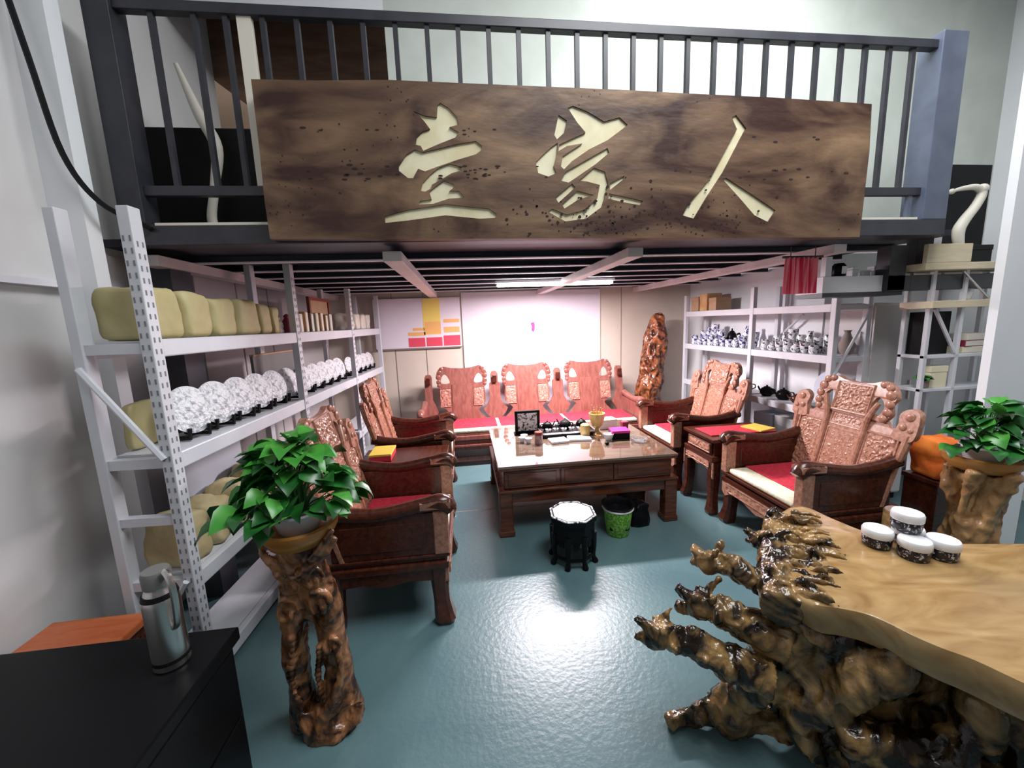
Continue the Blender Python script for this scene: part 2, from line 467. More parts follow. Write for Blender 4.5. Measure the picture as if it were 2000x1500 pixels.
ra = thing('balustrade', 'dark metal balustrade of upright bars above the sign', 'railing', (0, 2.45, 0))
b = BM(); bx(b, -1.64, 3.07, -0.025, 0.025, 3.36, 3.41, 0.004); obj('handrail', b, 'steel_dark', ra)
b = BM(); bx(b, -1.64, -0.9, -0.02, 0.02, 2.485, 2.535, 0.003); obj('bottom_rail', b, 'steel_dark', ra)
b = BM(); bx(b, 2.4, 3.07, -0.02, 0.02, 2.485, 2.535, 0.003); obj('bottom_rail', b, 'steel_dark', ra)
b = BM(); bx(b, -0.9, 2.4, -0.02, 0.02, 2.485, 2.535); obj('bottom_rail', b, 'steel_dark', ra)
bar = None
xs = [-1.48, -1.28, -1.13] + [-0.95 + 0.168 * k for k in range(24)]
for x in xs:
    if x > 3.03: continue
    if bar is None:
        b = BM(); bx(b, -0.0125, 0.0125, -0.0125, 0.0125, 2.5, 3.37); bar = obj('baluster', b, 'steel_dark', ra); bar.location = (x, 0, 0)
    else:
        c = bar.copy(); COL.objects.link(c); c.location = (x, 0, 0)
b = BM(); bx(b, -1.075, -1.005, -0.01, 0.02, 2.5, 3.37); obj('pale_stile', b, 'ivory', ra)
for x in (2.58, 2.99):
    b = BM(); bx(b, x, x + 0.03, -0.012, 0.012, 2.33, 2.49); obj('rail_foot', b, 'steel_blue', ra)

# loft clutter seen between the bars, left
b = BM(); bx(b, -1.94, -0.86, 2.75, 3.2, 2.28, 2.965, 0.01); tag(obj('black_cabinet', b, 'blackm'), 'black cabinet in the loft behind the left end of the balustrade', 'cabinet')
b = BM(); prism(b, [[(-1.45, 2.966), (-1.12, 2.966), (-1.22, 3.12), (-1.45, 3.30)]], 2.9, 2.95, lambda u, v, d: (u, d, v))
tag(obj('slanted_panel', b, 'peach'), 'peach panel with slanted top on the black loft cabinet', 'panel')
b = BM(); stube(b, [(-1.52, 2.66, 3.25, .012), (-1.44, 2.66, 3.0, .028), (-1.37, 2.66, 2.82, .032), (-1.41, 2.66, 2.6, .024), (-1.45, 2.66, 2.42, .026), (-1.41, 2.66, 2.32, .03), (-1.34, 2.66, 2.305, .014)], 10)
tag(obj('white_horn', b, 'ivory', smooth=True), 'white S-curved horn ornament standing behind the left balustrade bars', 'ornament')
b = BM(); stube(b, [(-1.93, 2.2, 3.5, .012), (-1.86, 2.2, 3.0, .012), (-1.80, 2.2, 2.6, .012), (-1.72, 2.25, 2.4, .012), (-1.64, 2.38, 2.33, .012), (-1.60, 2.38, 2.30, .012)], 6)
tag(obj('cable', b, 'blackm', smooth=True), 'black cable hanging down beside the white upright at far left', 'cable')
b = BM(); bx(b, -1.95, -1.80, 2.25, 2.33, 0, 3.6); structure('trim_2', b, 'wall_white')

# ------------------------------------------------------------ the carved sign
PL = [(-0.995, 3.009), (-0.69, 3.012), (-0.323, 3.026), (0.057, 3.022), (0.482, 3.018), (0.928, 3.014), (1.395, 3.005), (1.885, 2.998), (2.536, 2.979), (2.551, 2.718), (2.546, 2.475), (2.539, 2.205), (1.593, 2.211), (0.615, 2.22), (-0.276, 2.228), (-1.0, 2.238), (-1.004, 2.422), (-0.997, 2.678)]
sg = thing('carved_sign', 'long brown live-edge wood sign board with pale carved characters', 'sign', (0, 2.335, 0))
ST = {
 'c1a': [(-0.208, 2.881), (-0.143, 2.857), (-0.081, 2.852), (-0.073, 2.91), (-0.059, 2.923), (-0.015, 2.899), (0.027, 2.854), (0.034, 2.817), (-0.016, 2.805), (0.032, 2.779), (0.012, 2.753), (-0.081, 2.718), (-0.164, 2.684), (-0.176, 2.708), (-0.202, 2.714), (-0.195, 2.75), (-0.162, 2.78), (-0.121, 2.793), (-0.145, 2.826), (-0.178, 2.862)],
 'c1b': [(-0.169, 2.676), (-0.063, 2.70), (0.029, 2.722), (0.122, 2.737), (0.155, 2.712), (0.152, 2.691), (0.118, 2.669), (0.024, 2.642), (-0.088, 2.606), (-0.162, 2.58), (-0.198, 2.593), (-0.228, 2.545), (-0.255, 2.545), (-0.302, 2.583), (-0.3, 2.605), (-0.255, 2.665), (-0.208, 2.69)],
 'c1c': [(-0.089, 2.598), (-0.028, 2.62), (0.031, 2.607), (0.035, 2.586), (-0.017, 2.572), (-0.064, 2.546), (-0.131, 2.511), (-0.132, 2.493), (-0.17, 2.476), (-0.192, 2.48), (-0.18, 2.519), (-0.136, 2.563)],
 'c1d': [(-0.118, 2.498), (-0.065, 2.533), (-0.011, 2.515), (-0.01, 2.498), (-0.036, 2.48), (0.015, 2.479), (0.043, 2.445), (-0.043, 2.439), (-0.129, 2.413), (-0.207, 2.409), (-0.201, 2.428), (-0.136, 2.436), (-0.147, 2.476)],
 'c1e': [(-0.397, 2.349), (-0.268, 2.381), (-0.064, 2.41), (0.18, 2.386), (0.221, 2.355), (0.211, 2.336), (0.12, 2.333), (-0.067, 2.352), (-0.272, 2.326), (-0.396, 2.314)],
 'c2a': [(0.641, 2.914), (0.67, 2.926), (0.752, 2.899), (0.85, 2.849), (0.94, 2.873), (0.99, 2.834), (0.87, 2.752), (0.761, 2.702), (0.661, 2.639), (0.614, 2.595), (0.597, 2.611), (0.608, 2.665), (0.722, 2.733), (0.633, 2.718), (0.584, 2.691), (0.59, 2.726), (0.742, 2.79), (0.693, 2.842)],
 'c2b': [(0.588, 2.878), (0.635, 2.849), (0.62, 2.788), (0.576, 2.752), (0.562, 2.774)],
 'c2c': [(0.546, 2.713), (0.58, 2.735), (0.575, 2.674), (0.555, 2.611), (0.57, 2.575), (0.523, 2.557), (0.465, 2.575), (0.452, 2.632), (0.497, 2.673)],
 'c2d': [(0.626, 2.584), (0.721, 2.634), (0.87, 2.711), (0.88, 2.686), (0.8, 2.625), (0.7, 2.562), (0.64, 2.525), (0.596, 2.535)],
 'c2e': [(0.70, 2.536), (0.79, 2.606), (0.855, 2.585), (0.875, 2.513), (0.835, 2.393), (0.738, 2.328), (0.617, 2.315), (0.518, 2.367), (0.539, 2.385), (0.627, 2.352), (0.728, 2.377), (0.809, 2.439), (0.825, 2.513), (0.75, 2.531)],
 'c2f': [(0.56, 2.444), (0.66, 2.52), (0.679, 2.5), (0.629, 2.458), (0.579, 2.417)],
 'c2g': [(0.599, 2.408), (0.689, 2.481), (0.789, 2.458), (0.699, 2.435), (0.613, 2.385)],
 'c2h': [(0.885, 2.522), (0.972, 2.564), (0.964, 2.543), (0.885, 2.486)],
 'c2i': [(0.88, 2.467), (0.972, 2.449), (1.086, 2.425), (1.068, 2.402), (0.952, 2.421), (0.875, 2.439)],
 'c3a': [(1.624, 2.886), (1.65, 2.9), (1.69, 2.86), (1.719, 2.829), (1.704, 2.806), (1.586, 2.59), (1.494, 2.458), (1.408, 2.324), (1.337, 2.343), (1.368, 2.401), (1.512, 2.562), (1.66, 2.823)],
 'c3b': [(1.582, 2.548), (1.605, 2.555), (1.733, 2.486), (1.942, 2.369), (1.896, 2.301), (1.803, 2.341), (1.691, 2.448)]}
b = BM(); prism(b, [PL] + list(ST.values()), 0.0, 0.024, lambda u, v, d: (u, d, v)); bo = obj('board', b, 'sign', sg)
b = BM(); prism(b, [PL], 0.024, 0.062, lambda u, v, d: (u, d, v)); obj('board_back', b, 'sign', bo)
for k, v in ST.items():
    b = BM(); prism(b, [v], 0.010, 0.0235, lambda u, w, d: (u, d, w)); obj('character_stroke', b, 'letter', sg)

b = BM()
RS = random.Random(21)
for k in range(170):
    u = RS.gauss(1.05, .42); w = 2.235 + abs(RS.gauss(0, .13)); r = RS.uniform(.003, .011)
    if u < .2 or u > 2.2 or w > 2.62: continue
    lp = [(u + r * RS.uniform(.7, 1.2) * math.cos(2 * PI * q / 7), w + r * RS.uniform(.6, 1.1) * math.sin(2 * PI * q / 7)) for q in range(7)]
    prism(b, [lp], -.0012, .004, lambda a, c, d: (a, d, c))
for k in range(60):
    u = RS.choice((RS.gauss(-.55, .12), RS.gauss(2.1, .2), RS.gauss(.1, .15))); w = RS.choice((2.55, 2.60, 2.78)) + RS.gauss(0, .012); r = RS.uniform(.003, .008)
    if u < -.95 or u > 2.45: continue
    lp = [(u + 2.2 * r * math.cos(2 * PI * q / 7), w + r * .8 * math.sin(2 * PI * q / 7)) for q in range(7)]
    prism(b, [lp], -.0012, .004, lambda a, c, d: (a, d, c))
obj('worm_holes', b, mat('worm_hole_cavity', (.022, .010, .008), None, .9), sg, kind='stuff')

# ------------------------------------------------------------ lit tube under the mezzanine
tl = thing('tube_light', 'lit white tube light under the mezzanine deck near the back', 'light', (1.02, 4.32, 2.16))
b = BM(); bx(b, -0.66, 0.66, -0.04, 0.04, 0.005, 0.034, 0.003); obj('housing', b, 'wplastic', tl)
b = BM(); bx(b, -0.64, 0.64, -0.045, 0.045, -0.03, 0.004, .012); obj('diffuser', b, 'tube', tl)
area_light('tube_light_glow', (1.02, 4.32, 2.12), (1.02, 4.33, 0), 1.3, 0.12, 150, (1.0, 0.90, 0.94))

# ------------------------------------------------------------ back wall: white panel, poster
wp = thing('white_backdrop', 'glowing white backdrop panel on the back wall behind the sofa', 'panel', (1.0, 5.72, 0))
b = BM(); bx(b, -1.0, 1.0, 0, 0.028, 0.3, 2.19, 0.004); obj('board', b, 'board_white', wp)
b = BM(); bx(b, -1.015, -1.0, -0.004, 0.028, 0.3, 2.19); bx(b, 1.0, 1.015, -0.004, 0.028, 0.3, 2.19); obj('edge_trim', b, 'wplastic', wp)
b = BM(); prism(b, [smooth_loop([(-0.03, 1.72), (0.02, 1.74), (0.03, 1.66), (0.01, 1.60), (-0.02, 1.63), (-0.01, 1.68)], 3)], -0.004, 0, lambda u, v, d: (u, d, v)); obj('pink_mark', b, 'magenta', wp)
po = thing('wall_poster', 'white poster with yellow column and red blocks left of the backdrop', 'poster', (-0.64, 5.71, 0))
b = BM(); bx(b, -0.59, 0.60, 0, 0.035, 1.44, 2.13, 0.003); obj('sheet', b, 'board_white', po)
for x0, x1, z0, z1, m in ((0.08, 0.32, 1.62, 2.12, 'pyellow'), (0.10, 0.32, 1.63, 1.80, 'porange'), (-0.14, 0.10, 1.61, 1.66, 'porange'), (-0.07, 0.09, 1.68, 1.72, 'porange'), (0.36, 0.58, 1.78, 1.83, 'porange'), (0.36, 0.58, 1.64, 1.72, 'porange'),
                          (-0.14, 0.09, 1.455, 1.58, 'pred'), (0.11, 0.33, 1.455, 1.58, 'pred'), (0.35, 0.585, 1.455, 1.60, 'pred')):
    e = -0.003 if m != 'porange' or z1 > 1.81 or x0 != 0.10 else -0.005
    b = BM(); bx(b, x0, x1, e, 0, z0, z1); obj('colour_block', b, m, po)
b = BM(); bx(b, -0.59, 0.60, -0.012, 0.035, 1.425, 1.44); obj('bottom_rail', b, 'seam', po)

# ------------------------------------------------------------ left storage rack
RZ = -math.radians(3)
RKM = Matrix.Translation((-1.33, 1.9, 0)) @ Matrix.Rotation(RZ, 4, 'Z')
rk = thing('storage_rack', 'long white steel storage rack along the left wall', 'rack', (-1.33, 1.9, 0), RZ)
D = -0.33
POST = (0.0, 1.33, 2.60, 3.72)
for i, s in enumerate(POST):
    for x0, x1 in ((-0.05, 0.0), (D, D + 0.045)):
        b = BM(); bx(b, x0, x1, s - 0.03, s + 0.03, 0.0, 2.28 if i < 2 else 2.17, 0.004)
        obj('upright', b, 'rack', rk)
b = BM()
for i, s in enumerate(POST[:3]):
    z = 0.12
    while z < 2.13:
        for off in (-0.013, 0.013):
            bx(b, -0.002, 0.0015, s + off - 0.0035, s + off + 0.0035, z, z + 0.022)
            if i == 0: bx(b, -0.025 + off - 0.0035, -0.025 + off + 0.0035, s - 0.0315, s - 0.028, z + 0.02, z + 0.042)
        z += 0.05
obj('slot_holes', b, 'slotgrey', rk, kind='stuff')
LV = (1.73, 1.21, 0.61, 0.10)
for z in LV:
    for s0, s1 in zip(POST, POST[1:]):
        b = BM(); bx(b, -0.045, -0.005, s0 + 0.03, s1 - 0.03, z - 0.075, z + 0.004, 0.006); obj('beam', b, 'rack', rk)
        b = BM(); bx(b, D + 0.005, D + 0.04, s0 + 0.03, s1 - 0.03, z - 0.075, z - 0.012); obj('beam', b, 'rack', rk)
        b = BM(); bx(b, D + 0.045, -0.05, s0 + 0.032, s1 - 0.032, z - 0.03, z); obj('shelf_board', b, 'rack', rk)
    for s in (0.0, 2.60):
        b = BM(); bx(b, D + 0.045, -0.05, s - 0.02, s + 0.02, z - 0.055, z - 0.01); obj('end_bar', b, 'rack', rk)
b = BM(); bx(b, D + 0.045, -0.05, -0.02, 0.02, 0.88, 0.92); obj('end_bar', b, 'rack', rk)
for (xa, za, xb, zb) in ((D + .02, 1.62, -0.03, 1.20), (-0.03, 0.60, D + .02, 0.20)):
    b = BM(); tube(b, [(xa, -0.038, za), (xb, -0.038, zb)], 0.014, 6); obj('brace', b, 'rack', rk)


def onrack(x, s, z):
    p = RKM @ Vector((x, s, z)); return (p.x, p.y, p.z)


def pillow(w, d, h, seed, n=14, crumple=0.012, taper=0.06):
    """a stuffed wrapped bundle standing on its base, width along y"""
    bm = BM()
    bmesh.ops.create_cube(bm, size=1.0)
    bmesh.ops.subdivide_edges(bm, edges=bm.edges[:], cuts=9, use_grid_fill=True)
    for v in bm.verts:
        c = v.co
        p = 8.0
        l = (abs(2 * c.x) ** p + abs(2 * c.y) ** p + abs(2 * c.z) ** p) ** (1 / p)
        q = c / l
        t = 1 - taper * (q.z + 0.5)
        v.co = Vector((q.x * d * t, q.y * w * t, (q.z + 0.5) * h))
        k = Vector((v.co.x * 9 + seed, v.co.y * 9, v.co.z * 7))
        o = noise.noise_vector(k) * crumple + noise.noise_vector(k * 2.6) * crumple * 0.5
        v.co += Vector((o.x, o.y, o.z * (0.9 if q.z > -0.3 else 0.0)))
        v.co.z = max(v.co.z, 0.0)
    return bm


ORD = ['first', 'second', 'third', 'fourth', 'fifth', 'sixth', 'seventh', 'eighth', 'ninth', 'tenth', 'eleventh', 'twelfth', 'thirteenth', 'fourteenth']
bags = [(0.05, 0.24), (0.26, 0.45), (0.47, 0.66), (0.68, 0.91), (0.92, 1.05), (1.06, 1.15)]
for i, (a, c) in enumerate(bags):
    o = obj('wrapped_bundle', pillow(c - a, 0.26, (0.24, 0.235, 0.215, 0.225, 0.205, 0.19)[i], i * 3.1), 'olive', smooth=True, angle=1.2)
    o.location = onrack(-0.17, (a + c) / 2, 1.731); o.rotation_euler = (0, 0, RZ)
    tag(o, f'{ORD[i]} olive wrapped bundle from the front upright, top shelf of left rack', 'bundle', 'olive bundles on the top shelf')
figs = [(1.20, 'honey', 0.16), (1.27, 'ivory', 0.13), (1.42, 'darkred', 0.15)]
for i, (s, m, h) in enumerate(figs):
    b = BM(); lathe(b, [(0.035, 0), (0.04, .02), (0.028, h * .35), (0.036, h * .6), (0.02, h * .78), (0.026, h * .9), (0, h)], 10)
    o = obj('carved_figure', b, m, smooth=True); o.location = onrack(-0.12, s, 1.731)
    tag(o, f"{('honey wood', 'ivory coloured', 'dark red')[i]} carved figure beside the last olive bundle, top shelf", 'figurine')
for i in range(7):
    m = ('ivory', 'honey', 'seam', 'cream', 'honey', 'kraft', 'ivory')[i]
    h = (0.15, 0.17, 0.16, 0.165, 0.17, 0.15, 0.16)[i]
    t = thing('upright_book', f'{ORD[i]} {("ivory", "honey", "dark", "cream", "honey", "brown", "ivory")[i]} book from the second upright, top shelf of left rack', 'book', onrack(-0.12, 1.53 + i * 0.105, 1.731), RZ, 'books standing on the top shelf')
    b = BM(); bx(b, -0.06, 0.06, -0.026, 0.026, 0, h, 0.003); obj('cover', b, m, t)
    b = BM(); bx(b, -0.055, 0.063, -0.019, 0.019, 0.006, h - 0.006); obj('pages', b, 'ivory', t)
t = thing('picture_frame', 'red wooden picture frame standing behind the books, top shelf', 'picture', onrack(-0.24, 2.38, 1.731), RZ)
b = BM()
for a in ((-0.3, -0.27, 0, .33), (0.16, 0.19, 0, .33)): bx(b, 0, 0.03, a[0], a[1], a[2], a[3], 0.003)
bx(b, 0, 0.03, -0.27, 0.16, 0, 0.03); bx(b, 0, 0.03, -0.27, 0.16, 0.30, 0.33); obj('frame', b, 'redwood', t)
b = BM(); bx(b, 0.002, 0.015, -0.27, 0.16, 0.03, 0.30); obj('canvas', b, 'kraft', t)
for i in range(4):
    o = obj('pale_bundle', pillow(0.17, 0.2, 0.19, i * 5.3 + 1, crumple=0.016), 'ivory', smooth=True, angle=1.2)
    o.location = onrack(-0.16, 2.78 + i * 0.22, 1.731)
    tag(o, f'{ORD[i]} ivory bundle past the third upright, top shelf of left rack', 'bundle', 'ivory bundles on the top shelf')

# plates on easels, second shelf


def plate_at(i, s, dia, lab):
    r = dia / 2
    st = thing('plate_stand', f'black easel holding the {lab}', 'stand', onrack(-0.16, s, 1.214), RZ - 0.22, 'black plate easels')
    b = BM()
    for y in (-0.055, 0.055):
        tube(b, [(0.085, y, 0.062), (0.08, y, 0.011), (0.0, y, 0.011), (-0.07, y, 0.011)], 0.011, 6)
        tube(b, [(0.01, y, 0.008), (-0.035, y * 0.7, 0.13)], 0.006, 6)
    obj('easel', b, 'blackm', st)
    b = BM(); tube(b, [(0.0, -0.055, 0.008), (0.0, 0.055, 0.008)], 0.006, 6); obj('cross_bar', b, 'blackm', st)
    mt = Matrix.Translation((0.028, 0, r + 0.022)) @ Matrix.Rotation(math.radians(-13), 4, 'Y') @ Matrix.Rotation(PI / 2, 4, 'Y')
    b = BM(); lathe(b, [(0, 0.0), (r * .55, 0.0), (r * .98, .012), (r, .018), (r * .9, .022), (r * .6, .024), (r * .3, .032), (0, .035)], 28, mt)
    o = obj('round_plate', b, 'platerel', smooth=True); o.location = onrack(-0.16, s, 1.214); o.rotation_euler = (0, 0, RZ - 0.22)
    tag(o, lab, 'plate', 'white round plates on the second shelf')


for i in range(6): plate_at(i, 0.29 + 0.207 * i, 0.25 - 0.004 * i, f'{ORD[i]} white carved plate from the front upright, left rack')
for i in range(5): plate_at(i, 1.60 + 0.20 * i, 0.215, f'{ORD[i]} white plate from the second upright, left rack')
for i in range(5): plate_at(i, 2.74 + 0.19 * i, 0.195, f'{ORD[i]} white plate past the third upright, left rack')
t = thing('grey_board', 'dark grey framed board leaning behind the white plates', 'board', onrack(-0.27, 1.5, 1.213), RZ)
b = BM(); bx(b, -0.01, 0.012, -0.36, 0.36, 0.0, 0.36, 0.002); obj('panel', b, 'greyboard', t)
b = BM(); bx(b, -0.012, 0.018, 0.36, 0.385, 0.0, 0.37); bx(b, -0.012, 0.018, -0.36, 0.36, 0.36, 0.372); obj('frame', b, 'kraft', t)
o = obj('olive_cushion', pillow(0.24, 0.045, 0.22, 40, crumple=0.006), 'olive', smooth=True, angle=1.2); o.location = onrack(-0.272, 0.20, 1.213)
tag(o, 'olive yellow slab standing behind the first white plate', 'cushion')
# third shelf: tan bundles and a pale board
for i, (s, x, w, h, d) in enumerate(((0.13, -0.17, 0.17, 0.25, 0.22), (0.33, -0.17, 0.18, 0.235, 0.22), (0.56, -0.16, 0.20, 0.25, 0.22), (0.80, -0.16, 0.2, 0.29, 0.22), (1.05, -0.16, 0.21, 0.30, 0.22))):
    o = obj('tan_package', pillow(w, d, h, 60 + i * 4.4, crumple=0.022), 'tan', smooth=True, angle=1.2); o.location = onrack(x, s, 0.611); o.rotation_euler = (0, 0, RZ + 0.1 * (i % 2))
    tag(o, f'{ORD[i]} crumpled tan package from the front upright, third shelf of left rack', 'package', 'tan packages on the third shelf')
b = BM(); bx(b, -0.012, 0.012, -0.3, 0.3, 0, 0.44, 0.003); o = obj('foam_board', b, 'paleblue'); o.location = onrack(-0.305, 0.62, 0.611); o.rotation_euler = (0, 0.0, RZ)
tag(o, 'pale blue board standing behind the tan packages on third shelf', 'board')
b = BM(); bx(b, -0.035, 0.035, -0.03, 0.03, 0, 0.10, 0.004); o = obj('kraft_box', b, 'honey'); o.location = onrack(-0.06, 0.47, 0.611)
o.location = onrack(-0.075, 1.25, 0.611); tag(o, 'small honey coloured box at the end of the tan packages', 'box')

# ------------------------------------------------------------ armchairs


def back_map(y0, slope, curve=0.05):
    return lambda u, v, d: (u, y0 + (v - 0.44) * slope + curve * (0.42 ** 2 - u * u) - d, v)


def cabriole(bm, x, y, sx, sy, top=0.36, k=1.0):
    secs = [(0.0, .052, .016), (0.03, .060, .020), (0.07, .054, .012), (0.14, .046, .004), (0.22, .048, .0), (0.30, .054, .0), (top, .055, .0)]
    rings = []
    for z, r, o in secs:
        r *= k
        cx, cy = x + sx * o, y + sy * o
        rings.append([bm.verts.new((cx + a * r, cy + c * r, z)) for a, c in ((-1, -.6), (-.6, -1), (.6, -1), (1, -.6), (1, .6), (.6, 1), (-.6, 1), (-1, .6))])
    for A, B in zip(rings, rings[1:]):
        for q in range(8): bm.faces.new((A[q], A[(q + 1) % 8], B[(q + 1) % 8], B[q]))
    bm.faces.new(rings[0][::-1]); bm.faces.new(rings[-1])


def crest_loops(w, v0, v1):
    h = v1 - v0
    half = [(0.0, v1 - 0.03), (w * .35, v1 - 0.022), (w * .62, v1), (w * .88, v1 - .03), (w * 1.02, v1 - .10), (w * .93, v0 + h * .42), (w * 1.0, v0 + h * .2), (w * .86, v0 + .0), (w * .5, v0)]
    L = half + [(-u, v) for u, v in reversed(half[1:])]
    L = smooth_loop(L, 4)
    hs = [smooth_loop([(s * w * .52, v0 + h * .14), (s * w * .75, v0 + h * .16), (s * w * .8, v0 + h * .42), (s * w * .62, v0 + h * .60), (s * w * .5, v0 + h * .4)], 3) for s in (-1, 1)]
    return [L] + hs


def make_armchair(label, cm):
    t = thing('carved_armchair', label, 'armchair', group='carved rosewood armchairs')
    b = BM(); bx(b, -.41, .41, -.39, .33, .355, .40, .008); bx(b, -.39, .39, -.375, .32, .40, .425, .008); bx(b, -.40, .40, -.40, .33, .425, .445, .006); obj('seat_frame', b, 'rose', t)
    sc = [(-.40, .355), (.40, .355), (.40, .27), (.36, .235), (.30, .27), (.18, .285), (.10, .26), (0, .235), (-.10, .26), (-.18, .285), (-.30, .27), (-.36, .235), (-.40, .27)]
    b = BM(); prism(b, [sc], 0, .022, lambda u, v, d: (u, -.385 + d, v)); relief(b, -.34, .34, .285, .352, 60, 8, .006, 30, lambda u, v, d: (u, -.389 - d, v), 3.0, edge=.004, back=-.006); obj('apron', b, cm, t, smooth=True, angle=.6)
    for s in (-1, 1):
        sc2 = [(-.38, .355), (.32, .355), (.32, .25), (.25, .28), (.1, .29), (-.03, .265), (-.16, .29), (-.30, .28), (-.38, .25)]
        b = BM(); prism(b, [sc2], 0, .02, lambda u, v, d: (s * (.375 + d), u, v)); obj('apron', b, 'rose', t)
    for sx in (-1, 1):
        for sy in (-1, 1):
            b = BM(); cabriole(b, sx * .35, -.03 + sy * .30, sx, sy); obj('leg', b, 'rose', t, smooth=True, angle=.6)
    for s in (-1, 1):
        b = BM(); bx(b, s * .345, s * .395, -.33, .26, .445, .70, .006); bx(b, s * .340, s * .40, -.27, .2, .49, .65, .004); obj('arm_panel', b, 'rose', t)
        b = BM(); bx(b, s * .335, s * .405, -.40, -.315, .445, .71, .008); obj('arm_post', b, cm, t)
        b = BM()
        P = spline([(s * .37, -.42, .70, .042), (s * .37, -.37, .745, .052), (s * .37, -.25, .735, .043), (s * .375, -.02, .705, .040), (s * .38, .18, .725, .042), (s * .38, .30, .755, .046)], 5)
        tube(b, [p[:3] for p in P], [p[3] for p in P], 10)
        obj('armrest', b, 'rose', t, smooth=True)
        b = BM(); relief(b, -.045, .045, -.42, -.25, 12, 22, .008, 34, lambda u, v, d: (s * .37 + u, v, .772 + d - (u * 10) ** 2 * .03 - abs(v + .345) * .12), 7.0 + s, edge=.003, back=-.03); obj('arm_carving', b, cm, t, smooth=True, angle=1.0)
    F = back_map(.19, .25)
    br = obj('backrest', prism(BM(), [[(-.40, .445), (.40, .445), (.42, .90), (.38, .96), (.30, .95), (.27, .985), (-.27, .985), (-.30, .95), (-.38, .96), (-.42, .90)]], -.02, .004, F), cm, t)
    b = BM(); relief(b, -.125, .125, .47, .865, 54, 84, .009, 42, F, 1.3, base=.008, back=0); obj('carved_panel', b, cm, br, smooth=True, angle=1.2)
    b = BM(); relief(b, -.125, .125, .885, .985, 54, 22, .008, 42, F, 9.3, base=.008, back=0, edge=.01); obj('carved_panel', b, cm, br, smooth=True, angle=1.2)
    for s in (-1, 1):
        a = (.165, .385) if s > 0 else (-.385, -.165)
        b = BM(); relief(b, a[0], a[1], .47, .905, 46, 84, .009, 38, F, 4.1 + s, base=.008, back=0); obj('carved_panel', b, cm, br, smooth=True, angle=1.2)
        b = BM(); stube(b, [(*F(s * .145, .45, .012), .017), (*F(s * .145, .70, .016), .017), (*F(s * .15, .90, .02), .017), (*F(s * .16, .99, .03), .019), (*F(s * .20, 1.10, .03), .016)], 8); obj('rail', b, cm, br, smooth=True)
        b = BM(); stube(b, [(*F(s * .408, .76, 0), .02), (*F(s * .415, .82, 0), .026), (*F(s * .425, .93, 0), .028)], 8); obj('stile', b, cm, br, smooth=True)
        ear = smooth_loop([(s * .33, .90), (s * .455, .90), (s * .47, 1.0), (s * .455, 1.075), (s * .40, 1.10), (s * .345, 1.06), (s * .35, .99)], 4)
        b = BM(); prism(b, [ear], -.02, .02, F); blob(b, F(s * .41, 1.045, .02), .030, .014, .030); blob(b, F(s * .385, .975, .02), .024, .012, .024)
        blob(b, F(s * .435, .965, .02), .018, .010, .018); obj('ear', b, cm, br, smooth=True, angle=.6)
    cr = crest_loops(.285, .98, 1.245)
    b = BM(); prism(b, cr, -.022, .016, F); obj('crest', b, cm, br, smooth=True, angle=.6)
    b = BM(); relief(b, -.135, .135, .995, 1.215, 54, 44, .008, 42, F, 2.2, base=.022, back=.0, edge=.010); obj('crest_carving', b, cm, br, smooth=True, angle=1.2)
    for s in (-1, 1):
        b = BM()
        for (u, v, r) in ((.255, 1.16, .034), (.265, 1.10, .030), (.235, 1.21, .028), (.262, 1.045, .030), (.19, 1.225, .026), (.25, 1.00, .026)):
            blob(b, F(s * u, v, .02), r, .014, r, u=10, v=8)
        obj('crest_scroll', b, cm, br, smooth=True)
    b = BM(); bx(b, -.325, .325, -.385, .20, .446, .490, .018, seg=3); obj('seat_cushion', b, 'cushion', t, smooth=True)
    b = BM(); bx(b, -.322, .322, -.24, .19, .4905, .500, .004); obj('seat_mat', b, 'redmat', t)
    return t


ch = make_armchair('carved rosewood armchair at left behind the potted plant', 'carve')
ch.location = (-0.55, 2.53, 0); ch.rotation_euler = (0, 0, PI / 2)
dup(ch, (-0.57, 3.93, 0), PI / 2, 'far carved armchair on the left side beside the sofa')
ch2 = make_armchair('large brightly lit carved armchair at right beyond the root table', 'carve2')
ch2.location = (2.50, 2.55, 0); ch2.rotation_euler = (0, 0, -PI / 2)
dup(ch2, (2.42, 3.98, 0), -PI / 2, 'far carved armchair on the right in front of the teaware rack')


def side_table(label, loc, rz, cm):
    t = thing('side_table', label, 'table', loc, rz, 'side tables between the armchairs')
    b = BM(); bx(b, -.235, .235, -.37, .33, .655, .685, .006); bx(b, -.215, .215, -.35, .31, .645, .655); obj('tabletop', b, 'rose', t)
    b = BM(); bx(b, -.20, .20, -.335, .30, .53, .645); obj('carcass', b, 'rose', t)
    d = BM(); bx(d, -.18, .18, -.35, -.335, .54, .64, .003); dr = obj('drawer', d, 'rose', t)
    b = BM(); relief(b, -.165, .165, .55, .63, 44, 12, .006, 30, lambda u, v, e: (u, -.354 - e, v), 6.0, edge=.006, back=-.004); obj('drawer_carving', b, cm, dr, smooth=True, angle=1.2)
    b = BM(); bx(b, -.225, .225, -.365, .32, .475, .53, .01); obj('ledge', b, 'rose', t)
    b = BM(); prism(b, [[(-.225, .475), (.225, .475), (.225, .33), (.19, .39), (.08, .42), (0, .40), (-.08, .42), (-.19, .39), (-.225, .33)]], 0, .02, lambda u, v, e: (u, -.362 + e, v))
    relief(b, -.18, .18, .425, .47, 44, 8, .005, 34, lambda u, v, e: (u, -.366 - e, v), 8.0, edge=.004, back=-.003); obj('apron', b, cm, t, smooth=True, angle=.6)
    for sx in (-1, 1):
        for sy in (-1, 1):
            b = BM(); cabriole(b, sx * .185, -.02 + sy * .30, sx, sy, top=.476, k=.8); obj('leg', b, 'rose', t, smooth=True, angle=.6)
    return t


